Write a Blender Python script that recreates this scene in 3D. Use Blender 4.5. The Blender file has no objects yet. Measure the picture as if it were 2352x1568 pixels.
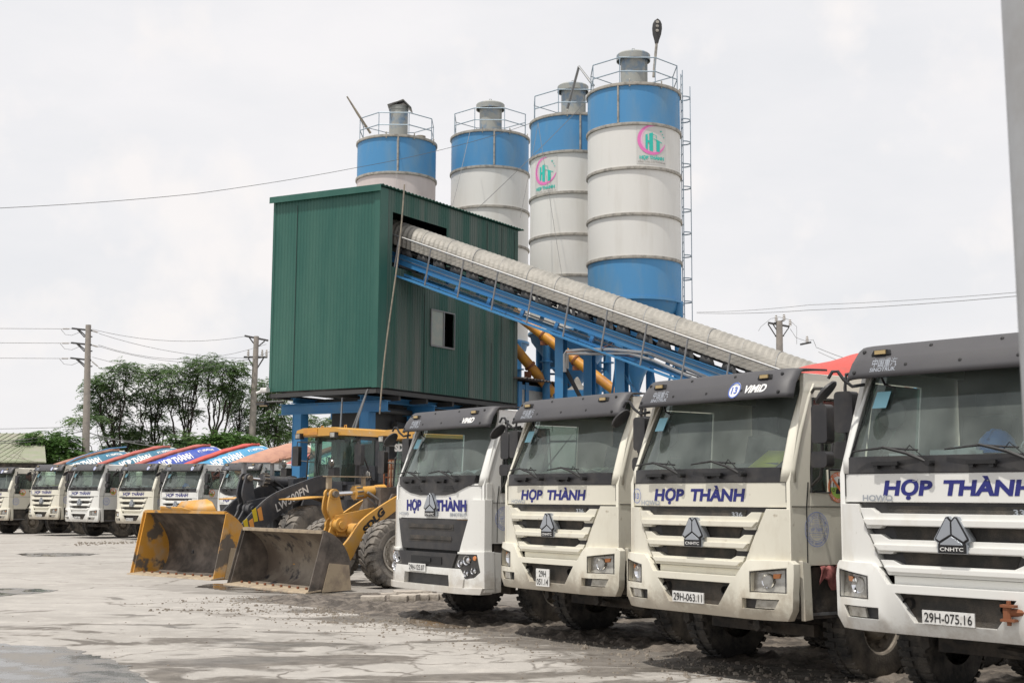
import bpy, bmesh, math, random
from mathutils import Vector, Matrix, noise
random.seed(7)
SC = bpy.context.scene
COL = SC.collection
PI = math.pi
def R(d): return math.radians(d)

# ------------------------------------------------------------------ camera
F_PX, W_PX, CX, CY = 3019.0, 2352.0, 1176.0, 784.0
PITCH = math.atan(360.5/F_PX); ROLL = 0.00624; CAM_H = 1.82
cd = bpy.data.cameras.new('camera'); cam = bpy.data.objects.new('camera', cd); COL.objects.link(cam)
cd.sensor_width = 36.0; cd.lens = F_PX/W_PX*36.0; cd.clip_start = 0.1; cd.clip_end = 3000
_R = Vector((1,0,0)); _U = Vector((0,-math.sin(PITCH),math.cos(PITCH))); _F = Vector((0,math.cos(PITCH),math.sin(PITCH)))
_c, _s = math.cos(ROLL), math.sin(ROLL)
_Rc = _R*_c + _U*_s; _Uc = _U*_c - _R*_s
m = Matrix((_Rc, _Uc, -_F)).transposed().to_4x4(); m.translation = (0,0,CAM_H); cam.matrix_world = m
SC.camera = cam
cd.dof.use_dof = True; cd.dof.focus_distance = 22.0; cd.dof.aperture_fstop = 6.3
SC.view_settings.view_transform = 'Standard'; SC.view_settings.look = 'None'
SC.view_settings.exposure = 0.16; SC.view_settings.gamma = 1.0
try: SC.cycles.max_bounces = 8; SC.cycles.transparent_max_bounces = 16
except Exception: pass

def at(u, v, Y):
    """world point on the sight line of photo point (u,v) at distance Y from the camera plane"""
    a, b = u-CX, v-CY
    uu = _c*a + _s*b; vv = -_s*a + _c*b
    d = _R*uu - _U*vv + _F*F_PX
    return Vector((0,0,CAM_H)) + d*(Y/d.y)
def gnd(u, v, z=0.0):
    p = at(u, v, 1.0); d = p - Vector((0,0,CAM_H))
    return Vector((0,0,CAM_H)) + d*((z-CAM_H)/d.z)

# ------------------------------------------------------------------ world and sun
SUN_EL, SUN_AZ = 70.0, 221.0      # azimuth clockwise from +Y
w = bpy.data.worlds.new('World'); SC.world = w; w.use_nodes = True
nt = w.node_tree; nt.nodes.clear(); N = nt.nodes; L = nt.links
out = N.new('ShaderNodeOutputWorld'); bg = N.new('ShaderNodeBackground'); L.new(bg.outputs[0], out.inputs[0])
sky = N.new('ShaderNodeTexSky'); sky.sky_type = 'NISHITA'; sky.sun_disc = False
sky.sun_elevation = R(SUN_EL); sky.sun_rotation = R(SUN_AZ); sky.dust_density = 4.0; sky.air_density = 1.0
tc = N.new('ShaderNodeTexCoord'); mp = N.new('ShaderNodeMapping'); mp.inputs['Scale'].default_value = (1.0,1.0,2.6)
L.new(tc.outputs['Generated'], mp.inputs[0])
nz = N.new('ShaderNodeTexNoise'); nz.inputs['Scale'].default_value = 3.2; nz.inputs['Detail'].default_value = 7; nz.inputs['Roughness'].default_value = .55
L.new(mp.outputs[0], nz.inputs[0])
cr = N.new('ShaderNodeValToRGB'); cr.color_ramp.elements[0].position = .38; cr.color_ramp.elements[1].position = .66
cr.color_ramp.elements[0].color = (7.9,7.9,8.08,1); cr.color_ramp.elements[1].color = (8.8,8.6,8.64,1)
L.new(nz.outputs[0], cr.inputs[0])
# thin high overcast: the clear sky shows through the cloud veil only a little
mx = N.new('ShaderNodeMixRGB'); mx.inputs[0].default_value = .93
cdir = at(400,610,100)-Vector((0,0,CAM_H)); cdir.normalize()
vd = N.new('ShaderNodeVectorMath'); vd.operation='DISTANCE'; L.new(tc.outputs['Generated'], vd.inputs[0]); vd.inputs[1].default_value=cdir
md = N.new('ShaderNodeMapRange'); md.inputs[1].default_value=.03; md.inputs[2].default_value=.12; md.inputs[3].default_value=.22; md.inputs[4].default_value=0; L.new(vd.outputs['Value'], md.inputs[0])
n2 = N.new('ShaderNodeTexNoise'); n2.inputs['Scale'].default_value=16; n2.inputs['Detail'].default_value=6; L.new(tc.outputs['Generated'], n2.inputs[0])
ad = N.new('ShaderNodeMath'); ad.operation='ADD'; L.new(n2.outputs[0], ad.inputs[0]); L.new(md.outputs[0], ad.inputs[1])
m2 = N.new('ShaderNodeMapRange'); m2.inputs[1].default_value=.57; m2.inputs[2].default_value=.74; m2.inputs[4].default_value=.8; L.new(ad.outputs[0], m2.inputs[0])
cm = N.new('ShaderNodeMixRGB'); L.new(m2.outputs[0], cm.inputs[0]); L.new(cr.outputs[0], cm.inputs[1]); cm.inputs[2].default_value=(9.2,8.8,8.6,1)
L.new(sky.outputs[0], mx.inputs[1]); L.new(cm.outputs[0], mx.inputs[2]); L.new(mx.outputs[0], bg.inputs[0])
bg.inputs[1].default_value = 0.1
ld = bpy.data.lights.new('sun', 'SUN'); ld.energy = 3.6; ld.angle = R(1.2); ld.color = (1.0,.95,.88)
lo = bpy.data.objects.new('sun', ld); COL.objects.link(lo)
sd = Vector((math.sin(R(SUN_AZ))*math.cos(R(SUN_EL)), math.cos(R(SUN_AZ))*math.cos(R(SUN_EL)), math.sin(R(SUN_EL))))
lo.rotation_euler = sd.to_track_quat('Z','Y').to_euler(); lo.location = sd*60

# ------------------------------------------------------------------ materials
def srgb(r,g,b): return tuple(((c/255)/12.92 if c/255<=.04045 else ((c/255+.055)/1.055)**2.4) for c in (r,g,b))+(1,)
def mat(name, col, rough=.5, metal=0.0, col2=None, scale=3.0, stretch=(1,1,1), lo=.45, hi=.65, bump=0.0, bscale=30.0, bevel=0.0, spec=.5, coat=0.0, det=6, col3=None, s3=9.0, lo3=.6, hi3=.75, r2=None):
    m = bpy.data.materials.new(name); m.use_nodes = True
    nt = m.node_tree; N = nt.nodes; L = nt.links; b = N['Principled BSDF']
    b.inputs['Base Color'].default_value = col; b.inputs['Roughness'].default_value = rough; b.inputs['Metallic'].default_value = metal
    b.inputs['Specular IOR Level'].default_value = spec; b.inputs['Coat Weight'].default_value = coat
    tc = N.new('ShaderNodeTexCoord')
    def fac(sc, lo, hi, det, st):
        mp = N.new('ShaderNodeMapping'); mp.inputs['Scale'].default_value = st; L.new(tc.outputs['Object'], mp.inputs[0])
        n = N.new('ShaderNodeTexNoise'); n.inputs['Scale'].default_value = sc; n.inputs['Detail'].default_value = det; n.inputs['Roughness'].default_value = .6
        L.new(mp.outputs[0], n.inputs[0])
        r = N.new('ShaderNodeMapRange'); r.inputs[1].default_value = lo; r.inputs[2].default_value = hi; L.new(n.outputs[0], r.inputs[0]); return r.outputs[0]
    last = None
    if col2:
        f = fac(scale, lo, hi, det, stretch); mx = N.new('ShaderNodeMixRGB'); L.new(f, mx.inputs[0]); mx.inputs[1].default_value = col; mx.inputs[2].default_value = col2; last = mx
        if r2 is not None:
            rr = N.new('ShaderNodeMapRange'); rr.inputs[3].default_value = rough; rr.inputs[4].default_value = r2; L.new(f, rr.inputs[0]); L.new(rr.outputs[0], b.inputs['Roughness'])
    if col3:
        f = fac(s3, lo3, hi3, 5, (1,1,1)); mx = N.new('ShaderNodeMixRGB'); L.new(f, mx.inputs[0]); mx.inputs[2].default_value = col3
        if last: L.new(last.outputs[0], mx.inputs[1])
        else: mx.inputs[1].default_value = col
        last = mx
    if last: L.new(last.outputs[0], b.inputs['Base Color'])
    nrm = None
    if bevel:
        bv = N.new('ShaderNodeBevel'); bv.samples = 4; bv.inputs[0].default_value = bevel; nrm = bv
    if bump:
        n = N.new('ShaderNodeTexNoise'); n.inputs['Scale'].default_value = bscale; n.inputs['Detail'].default_value = 5; L.new(tc.outputs['Object'], n.inputs[0])
        bp = N.new('ShaderNodeBump'); bp.inputs['Strength'].default_value = bump; bp.inputs['Distance'].default_value = .02; L.new(n.outputs[0], bp.inputs['Height'])
        if nrm: L.new(nrm.outputs[0], bp.inputs['Normal'])
        nrm = bp
    if nrm: L.new(nrm.outputs[0], b.inputs['Normal'])
    return m
def splash(m, z0, z1, col, amt=.8):
    nt=m.node_tree; N=nt.nodes; L=nt.links; b=N['Principled BSDF']; src=b.inputs['Base Color'].links[0].from_socket
    tc=N.new('ShaderNodeTexCoord'); sp=N.new('ShaderNodeSeparateXYZ'); L.new(tc.outputs['Object'],sp.inputs[0])
    r=N.new('ShaderNodeMapRange'); r.inputs[1].default_value=z0; r.inputs[2].default_value=z1; r.inputs[3].default_value=.42; r.inputs[4].default_value=0; L.new(sp.outputs[2],r.inputs[0])
    n=N.new('ShaderNodeTexNoise'); n.inputs['Scale'].default_value=5; n.inputs['Detail'].default_value=8; n.inputs['Roughness'].default_value=.7; L.new(tc.outputs['Object'],n.inputs[0])
    a=N.new('ShaderNodeMath'); L.new(n.outputs[0],a.inputs[0]); L.new(r.outputs[0],a.inputs[1])
    q=N.new('ShaderNodeMapRange'); q.inputs[1].default_value=.62; q.inputs[2].default_value=.85; q.inputs[4].default_value=amt; L.new(a.outputs[0],q.inputs[0])
    mx=N.new('ShaderNodeMixRGB'); L.new(q.outputs[0],mx.inputs[0]); L.new(src,mx.inputs[1]); mx.inputs[2].default_value=col; L.new(mx.outputs[0],b.inputs['Base Color'])
def glass(name, tint, mixf=.22, rough=.02):
    m = bpy.data.materials.new(name); m.use_nodes = True; nt = m.node_tree; N = nt.nodes; L = nt.links; N.clear()
    o = N.new('ShaderNodeOutputMaterial'); t = N.new('ShaderNodeBsdfTransparent'); t.inputs[0].default_value = tint
    g = N.new('ShaderNodeBsdfGlossy'); g.inputs[1].default_value = rough; g.inputs[0].default_value = (.9,1,.98,1)
    fr = N.new('ShaderNodeFresnel'); fr.inputs[0].default_value = 1.5
    d = N.new('ShaderNodeBsdfDiffuse'); d.inputs[0].default_value = (.42,.47,.44,1)
    tc = N.new('ShaderNodeTexCoord'); n = N.new('ShaderNodeTexNoise'); n.inputs['Scale'].default_value = 2.2; n.inputs['Detail'].default_value = 4; L.new(tc.outputs['Object'], n.inputs[0])
    r = N.new('ShaderNodeMapRange'); r.inputs[1].default_value=.35; r.inputs[2].default_value=.75; r.inputs[3].default_value=mixf*.35; r.inputs[4].default_value=mixf; L.new(n.outputs[0], r.inputs[0])
    m1 = N.new('ShaderNodeMixShader'); L.new(fr.outputs[0], m1.inputs[0]); L.new(t.outputs[0], m1.inputs[1]); L.new(g.outputs[0], m1.inputs[2])
    m2 = N.new('ShaderNodeMixShader'); L.new(r.outputs[0], m2.inputs[0]); L.new(m1.outputs[0], m2.inputs[1]); L.new(d.outputs[0], m2.inputs[2])
    L.new(m2.outputs[0], o.inputs[0]); return m
C4 = lambda r,g,b: (r,g,b,1)
M = {}
M['cream'] = mat('cream_paint', C4(.70,.675,.575), .33, col2=C4(.48,.42,.32), scale=2.2, stretch=(1,1,.35), lo=.52, hi=.86, bevel=.010, coat=.25, col3=C4(.34,.28,.20), s3=11, lo3=.66, hi3=.82, r2=.6)
M['white'] = mat('white_paint', C4(.72,.72,.69), .3, col2=C4(.52,.47,.37), scale=2.4, stretch=(1,1,.35), lo=.55, hi=.9, bevel=.010, coat=.3, col3=C4(.4,.36,.3), s3=12, lo3=.7, hi3=.85, r2=.55)
splash(M['cream'],.42,.85,C4(.33,.27,.20),.6); splash(M['white'],.28,.70,C4(.36,.31,.25),.5)
M['visor'] = mat('visor_plastic', C4(.058,.057,.062), .55, col2=C4(.085,.083,.082), scale=1.5, stretch=(.5,1,1), lo=.4, hi=.8, bevel=.006)
M['black'] = mat('black_plastic', C4(.022,.022,.025), .45, col2=C4(.06,.055,.05), scale=5, lo=.4, hi=.8, bevel=.006)
M['rubber_trim'] = mat('rubber_trim', C4(.012,.012,.013), .6)
M['chassis'] = mat('dirty_chassis', C4(.03,.028,.026), .8, col2=C4(.12,.10,.08), scale=4, lo=.4, hi=.7, bump=.3)
M['tyre'] = mat('truck_tyre_rubber', C4(.03,.029,.028), .85, col2=C4(.17,.15,.125), scale=3, lo=.42, hi=.7, bump=.5, bscale=40)
M['ltyre'] = mat('dusty_loader_tyre_rubber', C4(.20,.18,.155), .9, col2=C4(.08,.075,.07), scale=3.5, lo=.42, hi=.62, bump=.5, bscale=30, bevel=.01)
M['rim'] = mat('dusty_steel_rim', C4(.26,.23,.19), .6, .3, col2=C4(.12,.10,.08), scale=6, lo=.4, hi=.7, bevel=.005)
M['mesh'] = mat('grille_mesh', C4(.035,.033,.03), .6, bump=.8, bscale=160, col2=C4(.09,.075,.06), scale=4)
M['glass'] = glass('windscreen_glass', (.80,.92,.88,1), .26)
M['dglass'] = glass('side_window_glass', (.62,.70,.67,1), .10)
M['lglass'] = glass('green_cab_glass', (.45,.68,.58,1), .18)
M['lens'] = mat('headlamp_lens', C4(.45,.44,.40), .12, .2, col2=C4(.22,.20,.17), scale=7, lo=.4, hi=.6, coat=.8)
M['chrome'] = mat('chrome', C4(.75,.76,.78), .12, 1.0)
M['amber'] = mat('amber_lens', C4(.60,.22,.07), .25, coat=.5)
M['marker'] = mat('marker_lamp_lens', C4(.42,.31,.14), .35, coat=.3)
M['silver'] = mat('silver_trim', C4(.42,.45,.49), .3, .7, bevel=.004)
M['navy'] = mat('navy_lettering', C4(.016,.020,.17), .6)
M['blue_text'] = mat('blue_lettering', C4(.08,.14,.45), .55)
M['lilac'] = mat('faded_blue_sticker', C4(.30,.36,.62), .6)
M['white_text'] = mat('white_lettering', C4(.78,.78,.76), .5)
M['plate'] = mat('white_number_plate', C4(.70,.70,.68), .45, col2=C4(.4,.38,.34), scale=9, lo=.5, hi=.75)
M['plate_text'] = mat('black_plate_digits', C4(.02,.02,.02), .5)
M['orange'] = mat('orange_sticker', C4(.75,.20,.07), .5)
M['lime'] = mat('green_sticker', C4(.35,.55,.10), .5)
M['seat'] = mat('dark_seat_fabric', C4(.06,.065,.07), .9, col2=C4(.10,.10,.10))
M['dash'] = mat('grey_dashboard', C4(.10,.11,.11), .7, col2=C4(.16,.16,.15))
M['mirror_face'] = mat('mirror_face', C4(.5,.55,.52), .08, 1.0)
M['red_tarp'] = mat('red_tarpaulin', C4(.50,.07,.055), .65, col2=C4(.40,.075,.06), scale=3, bump=.35, bscale=5)
M['dull_tarp'] = mat('faded_red_tarpaulin', C4(.42,.11,.09), .75, col2=C4(.30,.09,.075), scale=3, bump=.5, bscale=5)
M['salmon_tarp'] = mat('sun_bleached_tarpaulin', C4(.44,.24,.17), .8, col2=C4(.36,.19,.14), scale=3, bump=.35, bscale=5)
M['brown_tarp'] = mat('brown_tarpaulin', C4(.33,.17,.12), .8, col2=C4(.24,.12,.09), scale=3, bump=.5, bscale=5)
M['d_white'] = mat('drum_white_paint', C4(.66,.63,.52), .4, col2=C4(.5,.46,.36), scale=3, lo=.5, hi=.8)
M['d_teal'] = mat('drum_teal_paint', C4(.035,.15,.24), .4, col2=C4(.08,.2,.28), scale=4)
M['d_royal'] = mat('drum_royal_blue_paint', C4(.04,.085,.40), .45, col2=C4(.09,.13,.40), scale=3)
M['d_sky'] = mat('drum_light_blue_paint', C4(.06,.29,.52), .45, col2=C4(.12,.33,.50), scale=4)
M['yellow'] = mat('loader_yellow_paint', C4(.56,.30,.06), .5, col2=C4(.48,.31,.15), scale=3, lo=.5, hi=.75, bevel=.008, col3=C4(.55,.5,.42), s3=10, lo3=.66, hi3=.8)
M['grey_arm'] = mat('loader_charcoal_paint', C4(.055,.058,.066), .5, col2=C4(.13,.12,.11), scale=3, lo=.45, hi=.75, bevel=.008, col3=C4(.3,.28,.25), s3=14, lo3=.66, hi3=.8)
M['worn'] = mat('worn_bucket_steel', C4(.15,.12,.095), .6, .2, col2=C4(.26,.225,.18), scale=1.7, lo=.42, hi=.62, bevel=.006, col3=C4(.035,.032,.035), s3=3.2, lo3=.55, hi3=.66, bump=.3, bscale=12)
M['worn_dark'] = mat('dark_bucket_steel', C4(.07,.06,.052), .65, .2, col2=C4(.19,.16,.135), scale=2.2, lo=.42, hi=.66, bump=.3, bscale=12)
M['edge'] = mat('dusty_cutting_edge', C4(.36,.29,.20), .7, col2=C4(.24,.19,.14), scale=5, bevel=.005)
M['blue'] = mat('plant_blue_paint', C4(.028,.165,.36), .5, col2=C4(.045,.18,.34), scale=1.5, col3=C4(.12,.13,.14), s3=3.5, lo3=.62, hi3=.8)
M['silo_blue'] = mat('silo_blue_paint', C4(.06,.235,.46), .55, col2=C4(.15,.26,.36), scale=1.3, stretch=(1,1,.25), lo=.45, hi=.8)
M['silo_white'] = mat('silo_white_paint', C4(.66,.655,.625), .5, col2=C4(.52,.50,.45), scale=2, stretch=(1,1,.12), lo=.5, hi=.9)
M['silo_pink'] = mat('silo_pinkish_paint', C4(.56,.50,.48), .55, col2=C4(.45,.39,.37), scale=2, stretch=(1,1,.12), lo=.45, hi=.8)
M['ring'] = mat('weathered_steel_ring', C4(.36,.34,.30), .7, col2=C4(.20,.19,.17), scale=6)
M['filter'] = mat('dust_filter_paint', C4(.30,.31,.29), .6, col2=C4(.12,.2,.3), scale=2.2, lo=.5, hi=.7)
M['galv'] = mat('galvanised_steel', C4(.24,.25,.26), .45, .5, col2=C4(.24,.23,.22), scale=7)
M['rail'] = mat('pale_blue_rail', C4(.25,.32,.38), .5, .2)
M['green'] = mat('green_corrugated_sheet', C4(.022,.098,.078), .45, col2=C4(.05,.135,.105), scale=.9, stretch=(1,1,.25), lo=.4, hi=.75, spec=.4)
M['green_dirty'] = mat('stained_green_corrugated_sheet', C4(.020,.085,.066), .5, col2=C4(.11,.132,.118), scale=1.3, stretch=(1.3,1.3,.08), lo=.42, hi=.67, spec=.4, col3=C4(.26,.27,.24), s3=14, lo3=.70, hi3=.78)
M['cover'] = mat('zinc_conveyor_cover', C4(.31,.295,.262), .6, .15, col2=C4(.24,.23,.205), scale=2.5)
M['belt'] = mat('black_conveyor_belt', C4(.02,.02,.02), .8, col2=C4(.06,.05,.04))
M['screw'] = mat('yellow_screw_paint', C4(.62,.29,.035), .45, col2=C4(.45,.2,.06), scale=3)
M['concrete_pole'] = mat('concrete_pole', C4(.30,.27,.24), .85, col2=C4(.24,.22,.20), scale=4)
M['dark_steel'] = mat('dark_steel', C4(.06,.06,.06), .6, .3)
M['insul'] = mat('porcelain_insulator', C4(.42,.40,.38), .3)
M['wire'] = mat('power_cable', C4(.16,.16,.16), .6)
M['bark'] = mat('tree_bark', C4(.035,.027,.022), .9)
M['leaf'] = mat('tree_leaves', C4(.075,.13,.055), .6, col2=C4(.14,.22,.08), scale=.6, lo=.42, hi=.62, spec=.3)  # leaf colour lightened to stand in for distant haze
M['leaf2'] = mat('light_tree_leaves', C4(.06,.13,.03), .6, col2=C4(.11,.20,.05), scale=.7, lo=.4, hi=.65, spec=.3)
def translucent(m, f=.35):
    nt=m.node_tree; N=nt.nodes; L=nt.links; b=N['Principled BSDF']; t=N.new('ShaderNodeBsdfTranslucent'); L.new(b.inputs['Base Color'].links[0].from_socket,t.inputs[0])
    mx=N.new('ShaderNodeMixShader'); mx.inputs[0].default_value=f; L.new(b.outputs[0],mx.inputs[1]); L.new(t.outputs[0],mx.inputs[2]); L.new(mx.outputs[0],N['Material Output'].inputs[0])
translucent(M['leaf']); translucent(M['leaf2'])
M['roof_sheet'] = mat('weathered_green_roof', C4(.22,.24,.16), .7, col2=C4(.27,.25,.21), scale=1.5)
M['wall'] = mat('pale_wall', C4(.42,.42,.40), .8, col2=C4(.34,.33,.31), scale=2)
M['brown_roof'] = mat('rusty_roof', C4(.10,.08,.07), .7)
M['block'] = mat('concrete_kerb_block', C4(.40,.36,.31), .9, col2=C4(.28,.25,.21), scale=6, bump=.4, bevel=.01)
M['post'] = mat('grey_galvanised_post', C4(.38,.39,.40), .5, .2, col2=C4(.33,.33,.33), scale=5)
M['wood'] = mat('weathered_bamboo', C4(.26,.23,.18), .8, col2=C4(.16,.14,.12), scale=7)
M['ibc'] = mat('dusty_plastic_tank', C4(.45,.38,.28), .5, col2=C4(.25,.17,.11), scale=4)
M['sand'] = mat('grey_sand', C4(.20,.19,.17), .95, bump=.6, bscale=25)
M['logo_pink'] = mat('pink_logo', C4(.72,.17,.45), .5)
M['logo_rose'] = mat('pale_pink_logo', C4(.72,.42,.58), .5)
M['logo_teal'] = mat('teal_logo', C4(.02,.48,.40), .5)
M['logo_ground'] = mat('sticker_ground', C4(.56,.555,.53), .4)
M['helmet'] = mat('blue_hard_hat', C4(.03,.17,.52), .3)
M['paper_y'] = mat('yellow_folder', C4(.62,.60,.08), .6)
M['paper_w'] = mat('white_paper', C4(.62,.66,.66), .7)
M['paper_p'] = mat('pale_cloth', C4(.50,.50,.36), .8, col2=C4(.35,.42,.38), scale=9)
M['cloth_red'] = mat('pinkish_rag', C4(.34,.12,.11), .9, col2=C4(.24,.08,.08), scale=8)
M['floral'] = mat('colourful_cloth', C4(.55,.12,.10), .8, col2=C4(.62,.45,.05), scale=16, lo=.45, hi=.55)
M['rust'] = mat('rusty_hook', C4(.22,.08,.035), .8)
M['red_refl'] = mat('red_reflector', C4(.45,.02,.02), .3)
M['cabliner'] = mat('cab_inner_lining', C4(.16,.165,.16), .9)

M['sticker_blue']=mat('pale_blue_sticker',C4(.25,.52,.62),.5)
# ------------------------------------------------------------------ mesh helpers
class MB:
    def __init__(s): s.v=[]; s.f=[]; s.mi=[]; s.cur=0
    def add(s, vs, fs):
        o=len(s.v); s.v += [Vector(p) for p in vs]; s.f += [tuple(i+o for i in f) for f in fs]; s.mi += [s.cur]*len(fs)
    def box(s, x0,x1,y0,y1,z0,z1):
        s.add([(x0,y0,z0),(x1,y0,z0),(x1,y1,z0),(x0,y1,z0),(x0,y0,z1),(x1,y0,z1),(x1,y1,z1),(x0,y1,z1)],
              [(0,3,2,1),(4,5,6,7),(0,1,5,4),(1,2,6,5),(2,3,7,6),(3,0,4,7)]); return s
    def prism(s, poly, a0, a1, ax='y'):
        n=len(poly)
        def P(p,a):
            if ax=='y': return (p[0],a,p[1])
            if ax=='x': return (a,p[0],p[1])
            return (p[0],p[1],a)
        s.add([P(p,a0) for p in poly]+[P(p,a1) for p in poly], [tuple(range(n)),tuple(range(2*n-1,n-1,-1))]+[(i,(i+1)%n,n+(i+1)%n,n+i) for i in range(n)]); return s
    def sheet(s, polys, a0, a1, ax='y', mirror=False):
        if mirror: polys = polys + [[(-p[0],p[1]) for p in q][::-1] for q in polys]
        idx={}; pts=[]; fs=[]
        for q in polys:
            f=[]
            for p in q:
                k=(round(p[0],4),round(p[1],4))
                if k not in idx: idx[k]=len(pts); pts.append(p)
                f.append(idx[k])
            fs.append(f)
        n=len(pts)
        def P(p,a):
            if ax=='y': return (p[0],a,p[1])
            if ax=='x': return (a,p[0],p[1])
            return (p[0],p[1],a)
        e={}
        for f in fs:
            for i in range(len(f)):
                a,b=f[i],f[(i+1)%len(f)]; e[(a,b)]=1
        side=[(a,b,b+n,a+n) for (a,b) in e if (b,a) not in e]
        s.add([P(p,a0) for p in pts]+[P(p,a1) for p in pts], [tuple(f) for f in fs]+[tuple(i+n for i in f[::-1]) for f in fs]+side); return s
    def cyl(s, p0, p1, r0, r1=None, n=12, caps=True):
        p0,p1=Vector(p0),Vector(p1); r1=r0 if r1 is None else r1
        d=(p1-p0).normalized(); a=d.orthogonal().normalized(); b=d.cross(a)
        vs=[p0+(a*math.cos(2*PI*i/n)+b*math.sin(2*PI*i/n))*r0 for i in range(n)]+[p1+(a*math.cos(2*PI*i/n)+b*math.sin(2*PI*i/n))*r1 for i in range(n)]
        fs=[(i,(i+1)%n,n+(i+1)%n,n+i) for i in range(n)]
        if caps: fs+= [tuple(range(n-1,-1,-1)),tuple(range(n,2*n))]
        s.add(vs,fs); return s
    def tube(s, pts, r, n=6, closed=False):
        pts=[Vector(p) for p in pts]; k=len(pts); vs=[]; fs=[]; prev=None
        for i,p in enumerate(pts):
            t=(pts[(i+1)%k]-pts[i-1]) if closed or 0<i<k-1 else (pts[1]-pts[0] if i==0 else pts[-1]-pts[-2])
            t.normalize()
            a = t.orthogonal().normalized() if prev is None else (prev - t*prev.dot(t)).normalized()
            prev=a; b=t.cross(a); rr = r[i] if isinstance(r,(list,tuple)) else r
            vs += [p+(a*math.cos(2*PI*j/n)+b*math.sin(2*PI*j/n))*rr for j in range(n)]
        for i in range(k if closed else k-1):
            for j in range(n):
                a0=i*n+j; a1=i*n+(j+1)%n; b0=((i+1)%k)*n+j; b1=((i+1)%k)*n+(j+1)%n; fs.append((a0,a1,b1,b0))
        if not closed: fs += [tuple(range(n-1,-1,-1)),tuple((k-1)*n+j for j in range(n))]
        s.add(vs,fs); return s
    def lathe(s, prof, o=(0,0,0), ax=(0,0,1), n=24, a0=0, a1=2*PI, ref=None):
        o=Vector(o); ax=Vector(ax).normalized(); a=Vector(ref).normalized() if ref else ax.orthogonal().normalized(); b=ax.cross(a)
        full=abs(a1-a0-2*PI)<1e-6; m=n if full else n+1; vs=[]; fs=[]
        for (r,h) in prof:
            for j in range(m):
                t=a0+(a1-a0)*j/n; vs.append(o+ax*h+(a*math.cos(t)+b*math.sin(t))*r)
        for i in range(len(prof)-1):
            for j in range(n):
                j1=(j+1)%m if full else j+1
                fs.append((i*m+j,i*m+j1,(i+1)*m+j1,(i+1)*m+j))
        s.add(vs,fs); return s
    def build(s, name, mats, parent=None, smooth=35, fn=None, cuts=None, rec=True, thick=0):
        me=bpy.data.meshes.new(name); me.from_pydata([tuple(p) for p in s.v],[],s.f)
        mats = mats if isinstance(mats,(list,tuple)) else [mats]
        for q in mats: me.materials.append(M[q] if isinstance(q,str) else q)
        if any(s.mi): me.polygons.foreach_set('material_index', s.mi)
        bm=bmesh.new(); bm.from_mesh(me)
        if cuts:
            for c in cuts:
                bmesh.ops.bisect_plane(bm, geom=bm.verts[:]+bm.edges[:]+bm.faces[:], plane_co=(c,0,0), plane_no=(1,0,0), dist=1e-5)
        if fn:
            for q in bm.verts: q.co = fn(q.co)
        if rec: bmesh.ops.recalc_face_normals(bm, faces=bm.faces[:])
        bm.to_mesh(me); bm.free()
        if smooth: me.shade_smooth(); me.set_sharp_from_angle(angle=R(smooth))
        me.update(); ob=bpy.data.objects.new(name, me); COL.objects.link(ob)
        if parent: ob.parent=parent
        if thick:
            md=ob.modifiers.new('solid','SOLIDIFY'); md.thickness=thick; md.offset=0
        return ob
def rbox(mb, x0,x1,y0,y1,z0,z1, r=.03, k=3, ax='z'):
    """box with rounded vertical (ax) edges"""
    if ax=='z': A,B=(x0,x1),(y0,y1); C=(z0,z1)
    elif ax=='y': A,B=(x0,x1),(z0,z1); C=(y0,y1)
    else: A,B=(y0,y1),(z0,z1); C=(x0,x1)
    poly=[]
    for (cx,cy,s) in ((A[1]-r,B[1]-r,0),(A[0]+r,B[1]-r,1),(A[0]+r,B[0]+r,2),(A[1]-r,B[0]+r,3)):
        for i in range(k+1):
            t=PI/2*(s+i/k); poly.append((cx+r*math.cos(t),cy+r*math.sin(t)))
    mb.prism(poly, C[0], C[1], ax)
def tag(o, label=None, cat=None, group=None, kind=None):
    if label: o['label']=label
    if cat: o['category']=cat
    if group: o['group']=group
    if kind: o['kind']=kind
    return o
def empty(name, loc=(0,0,0), rz=0, label=None, cat=None, group=None):
    o=bpy.data.objects.new(name,None); COL.objects.link(o); o.location=loc; o.rotation_euler=(0,0,rz); o.empty_display_size=.3
    return tag(o,label,cat,group)
_tc={}
def text2d(body, bold=.0, shear=0.0, res=3):
    k=(body,bold,shear)
    if k in _tc: return _tc[k]
    c=bpy.data.curves.new('tx','FONT'); c.body=body; c.size=1; c.resolution_u=res; c.offset=bold; c.shear=shear; c.align_x='LEFT'; c.fill_mode='FRONT'
    o=bpy.data.objects.new('tx',c); COL.objects.link(o); dg=bpy.context.evaluated_depsgraph_get(); dg.update()
    me=bpy.data.meshes.new_from_object(o.evaluated_get(dg)); vs=[v.co.copy() for v in me.vertices]; fs=[tuple(p.vertices) for p in me.polygons]
    bpy.data.objects.remove(o); bpy.data.curves.remove(c); bpy.data.meshes.remove(me)
    if vs:
        x0=min(v.x for v in vs); x1=max(v.x for v in vs); vs=[(v.x-x0, v.y) for v in vs]; wd=x1-x0
    else: wd=1
    _tc[k]=(vs,fs,wd); return _tc[k]
def text(mb, body, width, height, fn, bold=0.0, shear=0.0):
    """fits the text into width (cap height = height), centred; fn(x,z)->3D point"""
    vs,fs,wd=text2d(body,bold,shear)
    if not vs: return
    sx=width/wd; sy=height/.70
    mb.add([fn(v[0]*sx-width/2, v[1]*sy-height/2) for v in vs], fs)
def facing(y, cx=0, cz=0): return lambda x,z: (cx+x, y, cz+z)
def arc_pts(cx,cz,r,a0,a1,n): return [(cx+r*math.cos(a0+(a1-a0)*i/n), cz+r*math.sin(a0+(a1-a0)*i/n)) for i in range(n+1)]
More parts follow.
